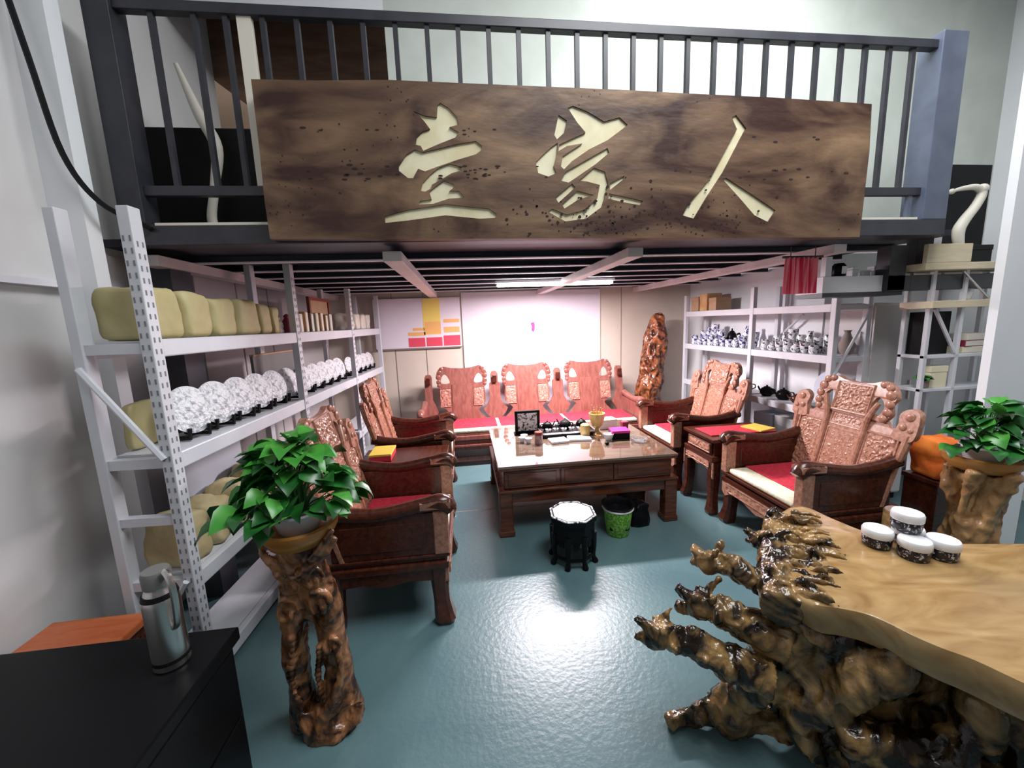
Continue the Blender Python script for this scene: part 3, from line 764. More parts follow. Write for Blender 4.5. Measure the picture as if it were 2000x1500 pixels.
side_table('dark side table between the two left armchairs', (-0.56, 3.23, 0), PI / 2, 'carve')
side_table('carved side table between the two right armchairs', (2.44, 3.26, 0), -PI / 2, 'carve2')


def slab_box(name, lab, cat, m, loc, sx, sy, h, rz=0.0, lidm=None):
    t = thing(name, lab, cat, loc, rz)
    b = BM(); bx(b, -sx / 2, sx / 2, -sy / 2, sy / 2, 0, h * .72, .003); obj('body', b, m, t)
    b = BM(); bx(b, -sx / 2 - .003, sx / 2 + .003, -sy / 2 - .003, sy / 2 + .003, h * .72, h, .003); obj('lid', b, lidm or m, t)
    return t


slab_box('gift_box', 'flat red box with a yellow lid on the left side table', 'box', 'red', (-.72, 3.24, .686), .17, .24, .06, 0.0, 'yellow')
b = BM(); bx(b, -.33, .30, -.13, .13, 0, .008, .002); o = obj('table_runner', b, 'redmat'); o.location = (2.46, 3.27, .686); tag(o, 'red cloth runner on the right side table', 'runner')
b = BM(); bx(b, -.10, .10, -.10, .10, 0, .012, .002); o = obj('folded_napkin', b, 'yellow'); o.location = (2.66, 3.25, .6945); o.rotation_euler = (0, 0, .3); tag(o, 'folded yellow napkin on the red runner', 'napkin')

# ------------------------------------------------------------ sofa
so = thing('carved_sofa', 'long red rosewood three-seat sofa before the white backdrop', 'sofa', (0.82, 5.02, 0))
b = BM(); bx(b, -1.42, 1.42, -.34, .36, .34, .40, .01); bx(b, -1.40, 1.40, -.325, .35, .40, .43, .008); obj('seat_frame', b, 'sofawood', so)
b = BM(); bx(b, -1.38, 1.38, -.325, -.30, .21, .335, .005); bx(b, -1.38, 1.38, -.34, -.30, .26, .285, .004); obj('apron', b, 'sofawood', so)
b = BM(); bx(b, -1.36, 1.36, -.30, -.26, .06, .12, .004); obj('stretcher', b, 'sofawood', so)
for x in (-1.34, -.47, .47, 1.34):
    for sy in (-1, 1):
        b = BM(); cabriole(b, x, .01 + sy * .29, 0, sy, top=.345); obj('leg', b, 'sofawood', so, smooth=True, angle=.6)
b = BM(); bx(b, -1.33, 1.33, -.33, .20, .431, .475, .016, seg=3); obj('seat_cushion', b, 'cushion', so, smooth=True)
for x in (-.885, 0, .885):
    b = BM(); bx(b, x - .42, x + .42, -.255, .19, .4755, .487, .004); obj('seat_mat', b, 'redmat', so)
for s in (-1, 1):
    b = BM(); bx(b, s * 1.36, s * 1.42, -.30, .25, .43, .66, .006); obj('arm_panel', b, 'sofawood', so)
    b = BM(); stube(b, [(s * 1.39, -.36, .66, .04), (s * 1.39, -.30, .70, .05), (s * 1.39, -.05, .68, .04), (s * 1.39, .25, .71, .045)], 10); obj('armrest', b, 'sofawood', so, smooth=True)
for x in (-.885, 0, .885):
    F = lambda u, v, d, x=x: (x + u, .20 + (v - .43) * .22 - d, v)
    half = [(0, 1.155), (.14, 1.165), (.24, 1.19), (.31, 1.155), (.345, 1.08), (.32, 1.0), (.335, .93), (.30, .90), (.31, .80), (.31, .70), (.25, .645), (.205, .60), (.235, .55), (.29, .50), (.34, .455), (.34, .435), (0, .435)]
    L = half + [(-u, v) for u, v in reversed(half[1:-1])]
    hl = [smooth_loop([(s * .165, .965), (s * .27, .965), (s * .275, 1.03), (s * .235, 1.085), (s * .19, 1.05)], 3) for s in (-1, 1)]
    sp = obj('back_splat', prism(BM(), [L] + hl, -.02, .02, F), 'sofawood', so)
    b = BM(); prism(b, [[(-.135, .46), (.135, .46), (.135, .95), (-.135, .95)]], .02, .03, F); obj('centre_panel', b, 'sofawood', sp)
    for s in (-1, 1):
        a = (.15, .295) if s > 0 else (-.295, -.15)
        b = BM(); relief(b, a[0], a[1], .66, .90, 22, 34, .007, 30, F, 5.0 + s, base=.026, back=.02, edge=.006); obj('carved_panel', b, 'sofacarve', sp, smooth=True, angle=1.2)
        b = BM()
        for (u, v, r) in ((.30, 1.11, .034), (.315, 1.05, .034), (.27, 1.155, .03), (.31, .985, .034), (.31, .94, .026)): blob(b, F(s * u, v, .02), r, .012, r, u=10, v=8)
        obj('crest_scroll', b, 'sofawood', sp, smooth=True)
for x in (-1.335, -.4425, .4425, 1.335):
    F = lambda u, v, d, x=x: (x + u, .215 + (v - .43) * .22 - d, v)
    e = abs(x) > 1
    if e:
        s = 1 if x > 0 else -1
        L = [(.05, .435), (.05, 1.05), (.03, 1.085), (-.03, 1.085), (-.05, 1.05), (-.05, .75), (-.10, .64), (-.12, .59), (-.08, .51), (-.05, .435)]
        L = [(u * s, v) for u, v in L]
    else:
        h = [(0.0, 1.10), (.03, 1.095), (.05, 1.06), (.05, .95), (.075, .93), (.075, .72), (.12, .64), (.165, .60), (.135, .54), (.085, .49), (.045, .435)]
        L = h + [(-u, v) for u, v in reversed(h[1:])]
    pb = obj('back_post', prism(BM(), [L], -.02, .015, F), 'sofawood', so)
    b = BM(); bx(b, x - .03, x + .03, .22 + .52 * .22 - .06, .22 + .52 * .22 - .03, .95, 1.05, .008); obj('post_block', b, 'rose', pb)

# ------------------------------------------------------------ tea table
tt = thing('tea_table', 'large low rosewood tea table with glossy top in the centre', 'table', (0.975, 3.60, 0))
b = BM(); bx(b, -.765, .765, -.60, .61, .585, .605, .004); obj('tabletop', b, 'glass_top', tt)
b = BM(); bx(b, -.72, .72, -.565, .575, .40, .565, .004); obj('carcass', b, 'table_rose', tt)
b = BM(); bx(b, -.762, .762, -.597, .607, .562, .585, .006); obj('top_rim', b, 'table_rose', tt)
for x0, x1 in ((-.715, -.255), (-.245, .20), (.21, .715)):
    b = BM(); bx(b, x0, x1, -.578, -.565, .41, .555, .004); dd = obj('drawer', b, 'table_rose', tt)
    bm = BM(); bx(bm, x0 + .03, x1 - .03, -.584, -.577, .43, .535, .004); obj('drawer_panel', bm, 'table_rose', dd)
b = BM(); bx(b, -.77, .77, -.61, .62, .375, .40, .008); obj('ledge', b, 'table_rose', tt)
b = BM(); bx(b, -.745, .745, -.585, -.55, .285, .375, .006); bx(b, -.745, .745, .56, .595, .285, .375, .006); bx(b, -.745, -.71, -.55, .56, .285, .375, .006); bx(b, .71, .745, -.55, .56, .285, .375, .006); obj('apron', b, 'table_rose', tt)
for sx in (-1, 1):
    for sy in (-1, 1):
        b = BM(); bx(b, sx * .655 - .0, sx * .765, sy * .50, sy * .605, 0, .376, .012); bx(b, sx * .645, sx * .772, sy * .49, sy * .612, 0, .05, .01); obj('leg', b, 'table_rose', tt)

# tea things on the table
TZ = 0.6055


def lathe_thing(name, lab, cat, m, loc, prof, seg=20, group=None):
    b = BM(); lathe(b, prof, seg)
    o = obj(name, b, m, smooth=True, angle=.8); o.location = loc
    return tag(o, lab, cat, group)


def cup_prof(r, h): return [(r * .5, 0), (r * .55, .004), (r * .85, h * .5), (r, h), (r * .9, h), (r * .7, h * .5), (0, h * .2)]


def pot(name, lab, m, loc, r, rz=0.0, group=None):
    t = thing(name, lab, 'teapot', loc, rz, group)
    b = BM(); lathe(b, [(r * .6, 0), (r * .95, r * .4), (r, r * .8), (r * .75, r * 1.25), (r * .45, r * 1.4), (0, r * 1.42)], 18); obj('body', b, m, t, smooth=True)
    b = BM(); lathe(b, [(r * .5, r * 1.38), (r * .4, r * 1.5), (r * .12, r * 1.56), (r * .16, r * 1.72), (0, r * 1.78)], 14); obj('lid', b, m, t, smooth=True)
    b = BM(); stube(b, [(r * .8, 0, r * .6, r * .22), (r * 1.35, 0, r * .85, r * .16), (r * 1.7, 0, r * 1.35, r * .1)], 8); obj('spout', b, m, t, smooth=True)
    b = BM(); stube(b, [(-r * .85, 0, r * 1.15, r * .1), (-r * 1.4, 0, r * 1.2, r * .1), (-r * 1.5, 0, r * .7, r * .1), (-r * .9, 0, r * .4, r * .1)], 8); obj('handle', b, m, t, smooth=True)
    return t


tr = thing('tea_tray', 'black tea tray holding dark teaware on the tea table', 'tray', (0.98, 3.82, TZ))
b = BM(); bx(b, -.27, .27, -.13, .15, 0, .035, .006); obj('base', b, 'black', tr)
b = BM(); bx(b, -.27, .27, -.135, -.125, .035, .05); bx(b, -.27, .27, .145, .155, .035, .05); bx(b, -.275, -.265, -.135, .155, .035, .05); bx(b, .265, .275, -.135, .155, .035, .05); obj('rim', b, 'chrome', tr)
t = thing('dark_glass_panel', 'black framed ornamental screen standing left of the tea tray', 'ornament', (0.60, 3.92, TZ))
b = BM()
for x0, x1, z0, z1 in ((-.13, -.10, 0, .24), (.10, .13, 0, .24), (-.10, .10, .215, .24), (-.10, .10, 0, .03)): bx(b, x0, x1, -.015, .015, z0, z1, .003)
obj('frame', b, 'black', t)
b = BM(); relief(b, -.10, .10, .03, .215, 24, 24, .008, 32, lambda u, v, d: (u, -.004 - d, v), 3.3, edge=.003, back=-.006); obj('carved_scene', b, 'blackwhite', t, smooth=True, angle=1.2)
b = BM(); bx(b, -.14, .14, -.05, .05, 0, .012, .003); obj('foot', b, 'black', t)
for i, (x, y, r, m) in enumerate(((0.80, 3.87, .055, 'black'), (0.99, 3.88, .062, 'blackm'), (1.16, 3.87, .058, 'black'))):
    pot('teapot', ('black teapot at the left end of the tea tray', 'matt black teapot in the middle of the tea tray', 'black teapot at the right end of the tea tray')[i], m, (x, y, TZ + .0355), r, 0.4 + i * 1.9, 'dark teapots on the tea tray')
for i, (x, y) in enumerate(((0.78, 3.74), (0.86, 3.75), (0.94, 3.74), (1.02, 3.75), (1.10, 3.74), (1.18, 3.75), (0.92, 3.92), (1.20, 3.94))):
    lathe_thing('tea_cup', f'{ORD[i]} small patterned tea cup on the black tea tray, counted from the left' if i < 6 else ('patterned tea cup behind the teapots on the tray, left one', 'patterned tea cup behind the teapots on the tray, right one')[i - 6], 'cup', 'blackwhite', (x, y, TZ + .0355), cup_prof(.03, .042), 14, 'tea cups on the tray')
t = thing('tea_canister', 'small pinkish printed tea canister at front left of the tea tray', 'canister', (0.645, 3.54, TZ))
b = BM(); lathe(b, [(.036, 0), (.038, .004), (.038, .085), (.036, .088), (0, .088)], 20); obj('body', b, mat('canister_print', (.30, .14, .16), (.48, .33, .34), .35, scale=30), t, smooth=True)
b = BM(); lathe(b, [(.039, .088), (.039, .112), (.036, .116), (0, .116)], 20); obj('lid', b, 'redwood', t, smooth=True)
for i, (x, y, rz, w) in enumerate(((0.84, 3.56, .1, .17), (1.05, 3.58, -.12, .22))):
    b = BM(); bx(b, -w / 2, w / 2, -.07, .07, 0, .022, .004); o = obj('paper_stack', b, 'wplastic'); o.location = (x, y, TZ); o.rotation_euler = (0, 0, rz)
    tag(o, ('small white tissue pack beside the tea canister', 'wide white paper stack in front of the tea tray')[i], 'paper')
for i, (x, y) in enumerate(((0.50, 3.62), (0.555, 3.58), (0.53, 3.70))):
    lathe_thing('white_cup', ('white cup nearest the left edge of the tea table', 'white cup next to the tea canister', 'white cup before the black ornamental screen')[i], 'cup', 'porcelain', (x, y, TZ), cup_prof(.036, .05), 16, 'white cups by the canister')
wv = thing('wooden_holder', 'yellow wooden fluted brush holder with a foot on the tea table', 'holder', (1.27, 3.70, TZ))
b = BM(); lathe(b, [(.045, 0), (.05, .01), (.022, .035), (.02, .06), (.055, .10), (.075, .17), (.082, .22), (.07, .22), (.05, .13), (0, .11)], 12); obj('body', b, 'amberwood', wv)
b = BM()
for k in range(5): tube(b, [(.02 * math.cos(k * 1.3), .02 * math.sin(k * 1.3), .13), (.055 * math.cos(k * 1.3), .04 * math.sin(k * 1.3), .26 + .02 * (k % 3))], .005, 6)
obj('tools', b, 'amberwood', wv)
t = lathe_thing('wooden_jar', 'short yellow wooden jar left of the fluted holder', 'jar', 'amberwood', (1.135, 3.66, TZ), [(.035, 0), (.045, .01), (.05, .06), (.045, .12), (.03, .13), (0, .132)], 14)
lathe_thing('white_bowl', 'white bowl right of the fluted wooden holder', 'bowl', 'porcelain', (1.315, 3.50, TZ), cup_prof(.05, .062), 20)
lathe_thing('amber_cup', 'tiny amber cup in front of the fluted holder', 'cup', 'honey', (1.225, 3.52, TZ), cup_prof(.024, .045), 14)
slab_box('gift_tin', 'black box with a magenta top at the right of the tea table', 'box', 'black', (1.44, 3.55, TZ), .17, .14, .085, -.1, 'magenta')
slab_box('tissue_box', 'white tissue box behind the magenta topped box', 'box', 'wplastic', (1.44, 3.92, TZ), .20, .13, .10, 0.1)
slab_box('dark_red_tin', 'upright dark red tin behind the black box', 'tin', 'darkred', (1.565, 3.72, TZ), .06, .06, .11)
lathe_thing('glass_ashtray', 'clear glass ashtray near the right edge of the tea table', 'ashtray', 'clear', (1.575, 3.40, TZ), [(.06, 0), (.07, .005), (.075, .03), (.055, .03), (.05, .012), (0, .012)], 20)
pot('tiny_teapot', 'tiny black teapot standing alone near the front of the tea table', 'black', (1.25, 3.36, TZ), .018, .5)

# stool, bin, things under the table
st = thing('octagonal_stool', 'black octagonal stool with a white marble top in front of the tea table', 'stool', (0.715, 2.63, 0), PI / 8 - 0.1)


def octa(bm, r, z0, z1):
    A = [bm.verts.new((r * math.cos(k * PI / 4), r * math.sin(k * PI / 4), z0)) for k in range(8)]
    B = [bm.verts.new((r * math.cos(k * PI / 4), r * math.sin(k * PI / 4), z1)) for k in range(8)]
    for k in range(8): bm.faces.new((A[k], A[(k + 1) % 8], B[(k + 1) % 8], B[k]))
    bm.faces.new(A[::-1]); bm.faces.new(B)


b = BM(); octa(b, .175, .325, .36); octa(b, .16, .23, .325); obj('frame', b, 'black', st)
b = BM(); octa(b, .15, .36, .366); obj('marble_top', b, 'porcelain', st)
b = BM(); tube(b, [(.168 * math.cos(k * PI / 4), .168 * math.sin(k * PI / 4), .362) for k in range(8)], .007, 6, closed=True); obj('inlay_rim', b, 'blackwhite', st)
for k in range(8):
    a = k * PI / 4
    c, s = math.cos(a), math.sin(a)
    b = BM(); stube(b, [(c * .15, s * .15, .24, .026), (c * .155, s * .155, .12, .018), (c * .15, s * .15, .05, .016), (c * .165, s * .165, .012, .022), (c * .17, s * .17, .0, .018)], 7, 3); obj('leg', b, 'black', st, smooth=True)
    a2 = a + PI / 8; c, s = math.cos(a2) * .142, math.sin(a2) * .142
    b = BM(); bx(b, -.055, .055, -.006, .006, .195, .235); bx(b, -.02, .02, -.006, .006, .15, .2); bx(b, -.055, .055, -.006, .006, .055, .075)
    o = obj('fretwork', b, 'black', st); o.location = (c, s, 0); o.rotation_euler = (0, 0, a2 + PI / 2)
tb = thing('waste_bin', 'green woven plastic bin with white rim and black liner under the table edge', 'bin', (1.17, 2.90, 0))
b = BM(); lathe(b, [(.085, 0), (.09, .005), (.118, .225), (.112, .225), (.084, .012), (0, .012)], 28); obj('basket', b, 'green', tb, smooth=True, angle=.8)
b = BM(); tube(b, [(.119 * math.cos(2 * PI * k / 28), .119 * math.sin(2 * PI * k / 28), .228) for k in range(28)], .009, 6, closed=True); obj('rim', b, 'wplastic', tb, smooth=True)
b = BM(); lathe(b, [(.108, .21), (.122, .245), (.135, .26), (.12, .262), (.10, .235), (.095, .06), (0, .05)], 20)
for v in b.verts: v.co += noise.noise_vector(v.co * 22) * .010
obj('bin_liner', b, 'black', tb, smooth=True)
o = obj('black_bag', pillow(0.16, 0.16, 0.18, 90, crumple=0.03), 'black', smooth=True); o.location = (1.395, 3.03, 0); tag(o, 'black plastic bag on the floor right of the green bin', 'bag')
slab_box('low_wood_crate', 'reddish wooden box on the floor under the right end of the tea table', 'box', 'rose', (1.45, 3.42, 0), .26, .3, .2)

# ------------------------------------------------------------ tall root sculpture by the back wall


def trunk_build(bm):
    stube(bm, [(-.10, 0, .0, .16), (-.06, 0, .30, .17), (0, 0, .70, .17), (.04, 0, 1.1, .155), (.08, 0, 1.5, .13), (.10, 0, 1.72, .10), (.10, 0, 1.78, .05)], 14)
    for k in range(7):
        a = k * .9
        stube(bm, [(.15 * math.cos(a) - .08, .12 * math.sin(a), .0, .05), (.16 * math.cos(a + .8) - .03, .13 * math.sin(a + .8), .5, .035), (.15 * math.cos(a + 1.6) + .02, .13 * math.sin(a + 1.6), 1.0, .03), (.11 * math.cos(a + 2.4) + .08, .1 * math.sin(a + 2.4), 1.55, .025)], 8)


t = thing('root_sculpture', 'tall red-brown carved root sculpture standing by the back wall', 'sculpture', (2.66, 5.42, 0))
gnarl('root', 'trunk', t, trunk_build, voxel=.016, amp=.035, freq=6, ridge=.03, rfreq=14, cut=.0)

# ------------------------------------------------------------ plants


def leaf_mesh(name, m, L=0.11):
    bm = BM()
    rows = [(0, 0, 0), (.08, .30, .01), (.28, .46, .02), (.55, .40, .015), (.8, .19, -.01), (1.0, 0.0, -.05)]
    pr = None
    for (t, w, z) in rows:
        cur = [bm.verts.new((t * L, s * w * L, z * L * 3 + abs(s) * w * L * .35)) for s in (-1, 0, 1)] if w else [bm.verts.new((t * L, 0, z * L * 3))]
        if pr:
            if len(pr) == 1:
                bm.faces.new((pr[0], cur[1], cur[0])); bm.faces.new((pr[0], cur[2], cur[1]))
            elif len(cur) == 1:
                bm.faces.new((pr[0], pr[1], cur[0])); bm.faces.new((pr[1], pr[2], cur[0]))
            else:
                bm.faces.new((pr[0], pr[1], cur[1], cur[0])); bm.faces.new((pr[1], pr[2], cur[2], cur[1]))
        pr = cur
    me = bpy.data.meshes.new(name); bm.to_mesh(me); bm.free()
    me.materials.append(M[m]); me.polygons.foreach_set('use_smooth', [True] * len(me.polygons))
    return me


LEAF = [leaf_mesh('leaf', 'leaf'), leaf_mesh('leaf', 'leaf2')]


def plant(label, loc, potm, n, spread, height, seed, trail=(), lab2=None):
    R = random.Random(seed)
    t = thing('pothos_plant', label, 'plant', loc)
    b = BM(); lathe(b, [(.07, 0), (.075, .004), (.098, .085), (.104, .09), (.10, .098), (.09, .09), (0, .085)], 24); obj('pot', b, potm, t, smooth=True, angle=.8)
    b = BM()
    for k in range(n):
        a = R.uniform(0, 2 * PI); e = R.uniform(0.05, 1.0)
        rr = spread * (1 - e * .75) * R.uniform(.55, 1.05); z = .07 + height * (e ** .8) * R.uniform(.75, 1.05)
        p = Vector((rr * math.cos(a), rr * math.sin(a), z))
        if k % 2 == 0: stube(b, [(0.03 * math.cos(a), .03 * math.sin(a), .085, .004), (rr * .45 * math.cos(a), rr * .45 * math.sin(a), z * .8, .003), (p.x, p.y, p.z, .0025)], 5, 3)
        o = bpy.data.objects.new('leaf', LEAF[1 if R.random() < .28 + .3 * (e > .7) else 0]); COL.objects.link(o); o.parent = t
        o.location = p; s = R.uniform(.65, 1.15); o.scale = (s, s, s)
        o.rotation_euler = (R.uniform(-.6, .6), R.uniform(-.1, .9) - .5 * e, a + R.uniform(-.7, .7))
    for (x, y, z, a) in trail:
        stube(b, [(0, 0, .09, .004), (x * .6, y * .6, max(z, .05) + .05, .003), (x, y, z, .0025)], 5, 3)
        o = bpy.data.objects.new('leaf', LEAF[0]); COL.objects.link(o); o.parent = t
        o.location = (x, y, z); o.rotation_euler = (R.uniform(-.4, .4), .6, a)
    obj('stems', b, 'stem', t, smooth=True, kind='stuff')
    return t


PX, PY = -0.72, 1.62


def pedestal_build(bm):
    # two carved strands with an open gap between them, spreading foot, curled collar
    stube(bm, [(-.075, .02, .0, .075), (-.085, .02, .15, .054), (-.085, .0, .34, .050), (-.075, .0, .48, .056), (-.06, .0, .66, .060), (-.02, 0, .82, .06)], 10)
    stube(bm, [(.07, -.0, .0, .10), (.085, -.0, .16, .070), (.08, .0, .34, .052), (.07, .0, .50, .058), (.05, .0, .68, .058), (.02, 0, .82, .06)], 10)
    stube(bm, [(.02, -.02, .0, .10), (.02, -.02, .07, .09), (.01, -.01, .14, .04)], 10)
    stube(bm, [(0, .0, .52, .03), (0, 0, .60, .05), (0, 0, .74, .06)], 10)
    for k in range(18):
        blob(bm, (-.075 + .012 * math.sin(k * .5), -.055 - .002 * k * (k < 8) * .3, .04 + .026 * k), .017, .016, .014, u=8, v=6)
        blob(bm, (.030 + .010 * math.sin(k * .4 + 1), -.05, .05 + .022 * k), .014, .014, .012, u=8, v=6)
    for (u, v, r) in ((-.07, .60, .05), (.06, .62, .05), (-.04, .72, .045), (.05, .74, .04), (.09, .42, .035)):
        P = [(u + r * (1 - k / 14) * math.cos(k * .75), -.052 - .006 * (k % 3), v + r * 1.4 * (1 - k / 14) * math.sin(k * .75), .011) for k in range(11)]
        stube(bm, P, 7, 3)
    for k in range(6):
        stube(bm, [(.11, -.06 + .01 * k, .42 - .05 * k, .014), (.12 - .008 * k, -.07, .30 - .045 * k, .016), (.07 - .02 * k, -.085, .16 - .02 * k, .015), (.02 + .02 * k, -.09, .05, .013)], 7, 4)
    for k in range(5):
        r = .05 + .022 * k
        stube(bm, [(.07 - r, -.06, .12, .011), (.07 - r * .7, -.09, .04, .012), (.07, -.10, .012 + .0 * k, .013), (.07 + r * .6, -.08, .05, .012), (.07 + r * .8, -.05, .12, .010)], 7, 4)
    stube(bm, [(0, 0, .79, .075), (0, 0, .85, .098), (.0, 0, .90, .085)], 12)
    stube(bm, [(-.02, -.07, .76, .016), (.05, -.09, .80, .02), (.11, -.07, .85, .018), (.15, -.05, .91, .013)], 7)
    stube(bm, [(.02, -.08, .81, .014), (.09, -.09, .87, .016), (.15, -.06, .95, .012)], 7)
    stube(bm, [(.0, -.08, .80, .018), (-.09, -.08, .85, .022), (-.14, -.05, .90, .013)], 7)
    stube(bm, [(-.05, -.06, .76, .02), (-.11, -.04, .80, .018), (-.15, -.0, .84, .012)], 7)


ps = thing('root_pedestal', 'twisted carved root pedestal with a bowl top in the left foreground', 'pedestal', (PX, PY, 0))
gnarl('root_stand', 'root2', ps, pedestal_build, voxel=.0055, amp=.008, freq=13, ridge=.005, rfreq=30, cut=0.0)
b = BM(); lathe(b, [(.08, .885), (.12, .895), (.145, .94), (.148, .965), (.138, .972), (.125, .95), (0, .93)], 30); obj('bowl', b, 'bowlwood', ps, smooth=True, angle=.9)
plant('lush green pothos in a white pot on the left root pedestal', (PX, PY, .931), 'porcelain', 170, .235, .33, 3, [(-.27, .02, .12, 2.9), (-.30, -.03, .06, 3.3), (-.24, .05, .03, 2.6), (.22, .02, .16, .2)])

RX, RY = 2.94, 1.84


def stand_build(bm):
    stube(bm, [(0, 0, 0, .11), (.02, 0, .2, .085), (-.02, 0, .42, .10), (.02, 0, .62, .085), (0, 0, .80, .11)], 12)
    for k in range(6):
        a = k * 1.05
        stube(bm, [(.11 * math.cos(a), .11 * math.sin(a), 0, .05), (.10 * math.cos(a + .6), .10 * math.sin(a + .6), .3, .035), (.09 * math.cos(a + 1.2), .09 * math.sin(a + 1.2), .55, .03), (.13 * math.cos(a + 1.5), .13 * math.sin(a + 1.5), .82, .03)], 8)


t = thing('root_plant_stand', 'tan root plant stand with orange bowl at the right edge', 'pedestal', (RX, RY, 0))
gnarl('root_stand', 'root3', t, stand_build, voxel=.011, amp=.025, freq=9, ridge=.012, rfreq=22, cut=0.0, seed=4.0)
b = BM(); lathe(b, [(.09, .80), (.13, .815), (.165, .86), (.168, .89), (.155, .895), (.14, .87), (0, .85)], 30); obj('bowl', b, 'bowlwood', t, smooth=True, angle=.9)
plant('bushy green pothos in a pale pot on the right root stand', (RX, RY, .851), 'porcelain', 95, .18, .28, 11)

# ------------------------------------------------------------ root tea table, foreground right
rt = thing('root_table', 'big polished root slab table with carved root base in right foreground', 'table', (0, 0, 0))
SL = [(1.696, 1.751), (1.728, 1.605), (1.765, 1.47), (1.83, 1.40), (1.98, 1.344), (2.103, 1.305), (2.4, 1.25), (2.8, 1.15), (3.0, .9), (2.9, .55), (2.4, .42), (1.9, .42), (1.6, .55), (1.46, .70), (1.395, .821), (1.356, .87), (1.322, .928), (1.3, .984), (1.27, 1.03), (1.211, 1.068), (1.15, 1.10), (1.13, 1.19), (1.17, 1.30), (1.24, 1.42), (1.33, 1.53), (1.43, 1.63), (1.55, 1.70)]
SLs = smooth_loop(SL, 5)
bm = BM()
cx = sum(p[0] for p in SLs) / len(SLs); cy = sum(p[1] for p in SLs) / len(SLs)
prof = [(1.0 - .05, .75), (1.0 - .012, .746), (1.0, .732), (1.005, .705), (.99, .665), (.95, .63)]
rings = []
for k, z in prof:
    rr = []
    for (x, y) in SLs:
        w = 1 + .012 * noise.noise(Vector((x * 7, y * 7, z * 9))) * (k > .96)
        xx, yy = cx + (x - cx) * k * w, cy + (y - cy) * k * w
        dz = .014 * noise.noise(Vector((x * 3, y * 3, 1))) if z < .74 else 0
        rr.append(bm.verts.new((xx, yy, z + dz)))
    rings.append(rr)
n = len(SLs)
for A, B in zip(rings, rings[1:]):
    for k in range(n): bm.faces.new((A[k], A[(k + 1) % n], B[(k + 1) % n], B[k]))
bm.faces.new(rings[0]); bm.faces.new(rings[-1][::-1])
obj('slab', bm, 'slab', rt, smooth=True, angle=.9)


def root_build(bm):
    stube(bm, [(1.62, 1.25, .64, .26), (1.56, 1.24, .45, .17), (1.50, 1.22, .2, .18), (1.46, 1.2, .0, .24)], 14)
    stube(bm, [(1.95, 1.0, .62, .30), (1.9, 1.02, .4, .24), (1.9, 1.05, .0, .26)], 12)
    stube(bm, [(1.6, 1.2, .40, .16), (1.9, 1.0, .45, .18)], 10)
    stube(bm, [(2.3, .85, .66, .35), (2.3, .85, .3, .22), (2.3, .85, .0, .3)], 12)
    L = [[(1.36, 1.12, .62, .09), (1.20, 1.20, .45, .085), (1.10, 1.28, .28, .08), (1.05, 1.32, .1, .07), (1.0, 1.36, .0, .07)],
         [(1.40, 1.0, .62, .08), (1.27, 1.08, .42, .07), (1.22, 1.17, .22, .07), (1.20, 1.25, .05, .08)],
         [(1.20, 1.22, .36, .06), (1.13, 1.26, .40, .05), (1.12, 1.22, .47, .04), (1.18, 1.17, .52, .045), (1.24, 1.16, .47, .04)],
         [(1.25, 1.05, .25, .07), (1.40, .95, .28, .06), (1.55, .90, .35, .06), (1.62, .92, .5, .05)],
         [(1.35, 1.0, .12, .08), (1.52, .88, .10, .08), (1.75, .80, .06, .08), (1.95, .72, .03, .06)],
         [(1.15, 1.25, .10, .06), (.98, 1.33, .07, .055), (.85, 1.36, .05, .05), (.78, 1.36, .03, .04)],
         [(1.55, 1.35, .64, .09), (1.50, 1.32, .4, .09), (1.48, 1.28, .15, .1), (1.5, 1.3, 0, .1)],
         [(1.24, 1.12, .55, .05), (1.17, 1.17, .62, .05), (1.14, 1.22, .68, .055)]]
    for l in L: stube(bm, l, 9)
    for (x, y, z, r) in ((1.18, 1.24, .30, .09), (1.28, 1.10, .33, .08), (1.07, 1.30, .2, .08), (.90, 1.34, .08, .06), (1.33, 1.03, .2, .1), (1.5, .92, .2, .09), (1.24, 1.16, .12, .09), (1.3, 1.2, .5, .1)):
        blob(bm, (x, y, z), r, u=10, v=8)


gnarl('root_base', 'root', rt, root_build, voxel=.0125, amp=.032, freq=9, ridge=.014, rfreq=24, cut=0.0)


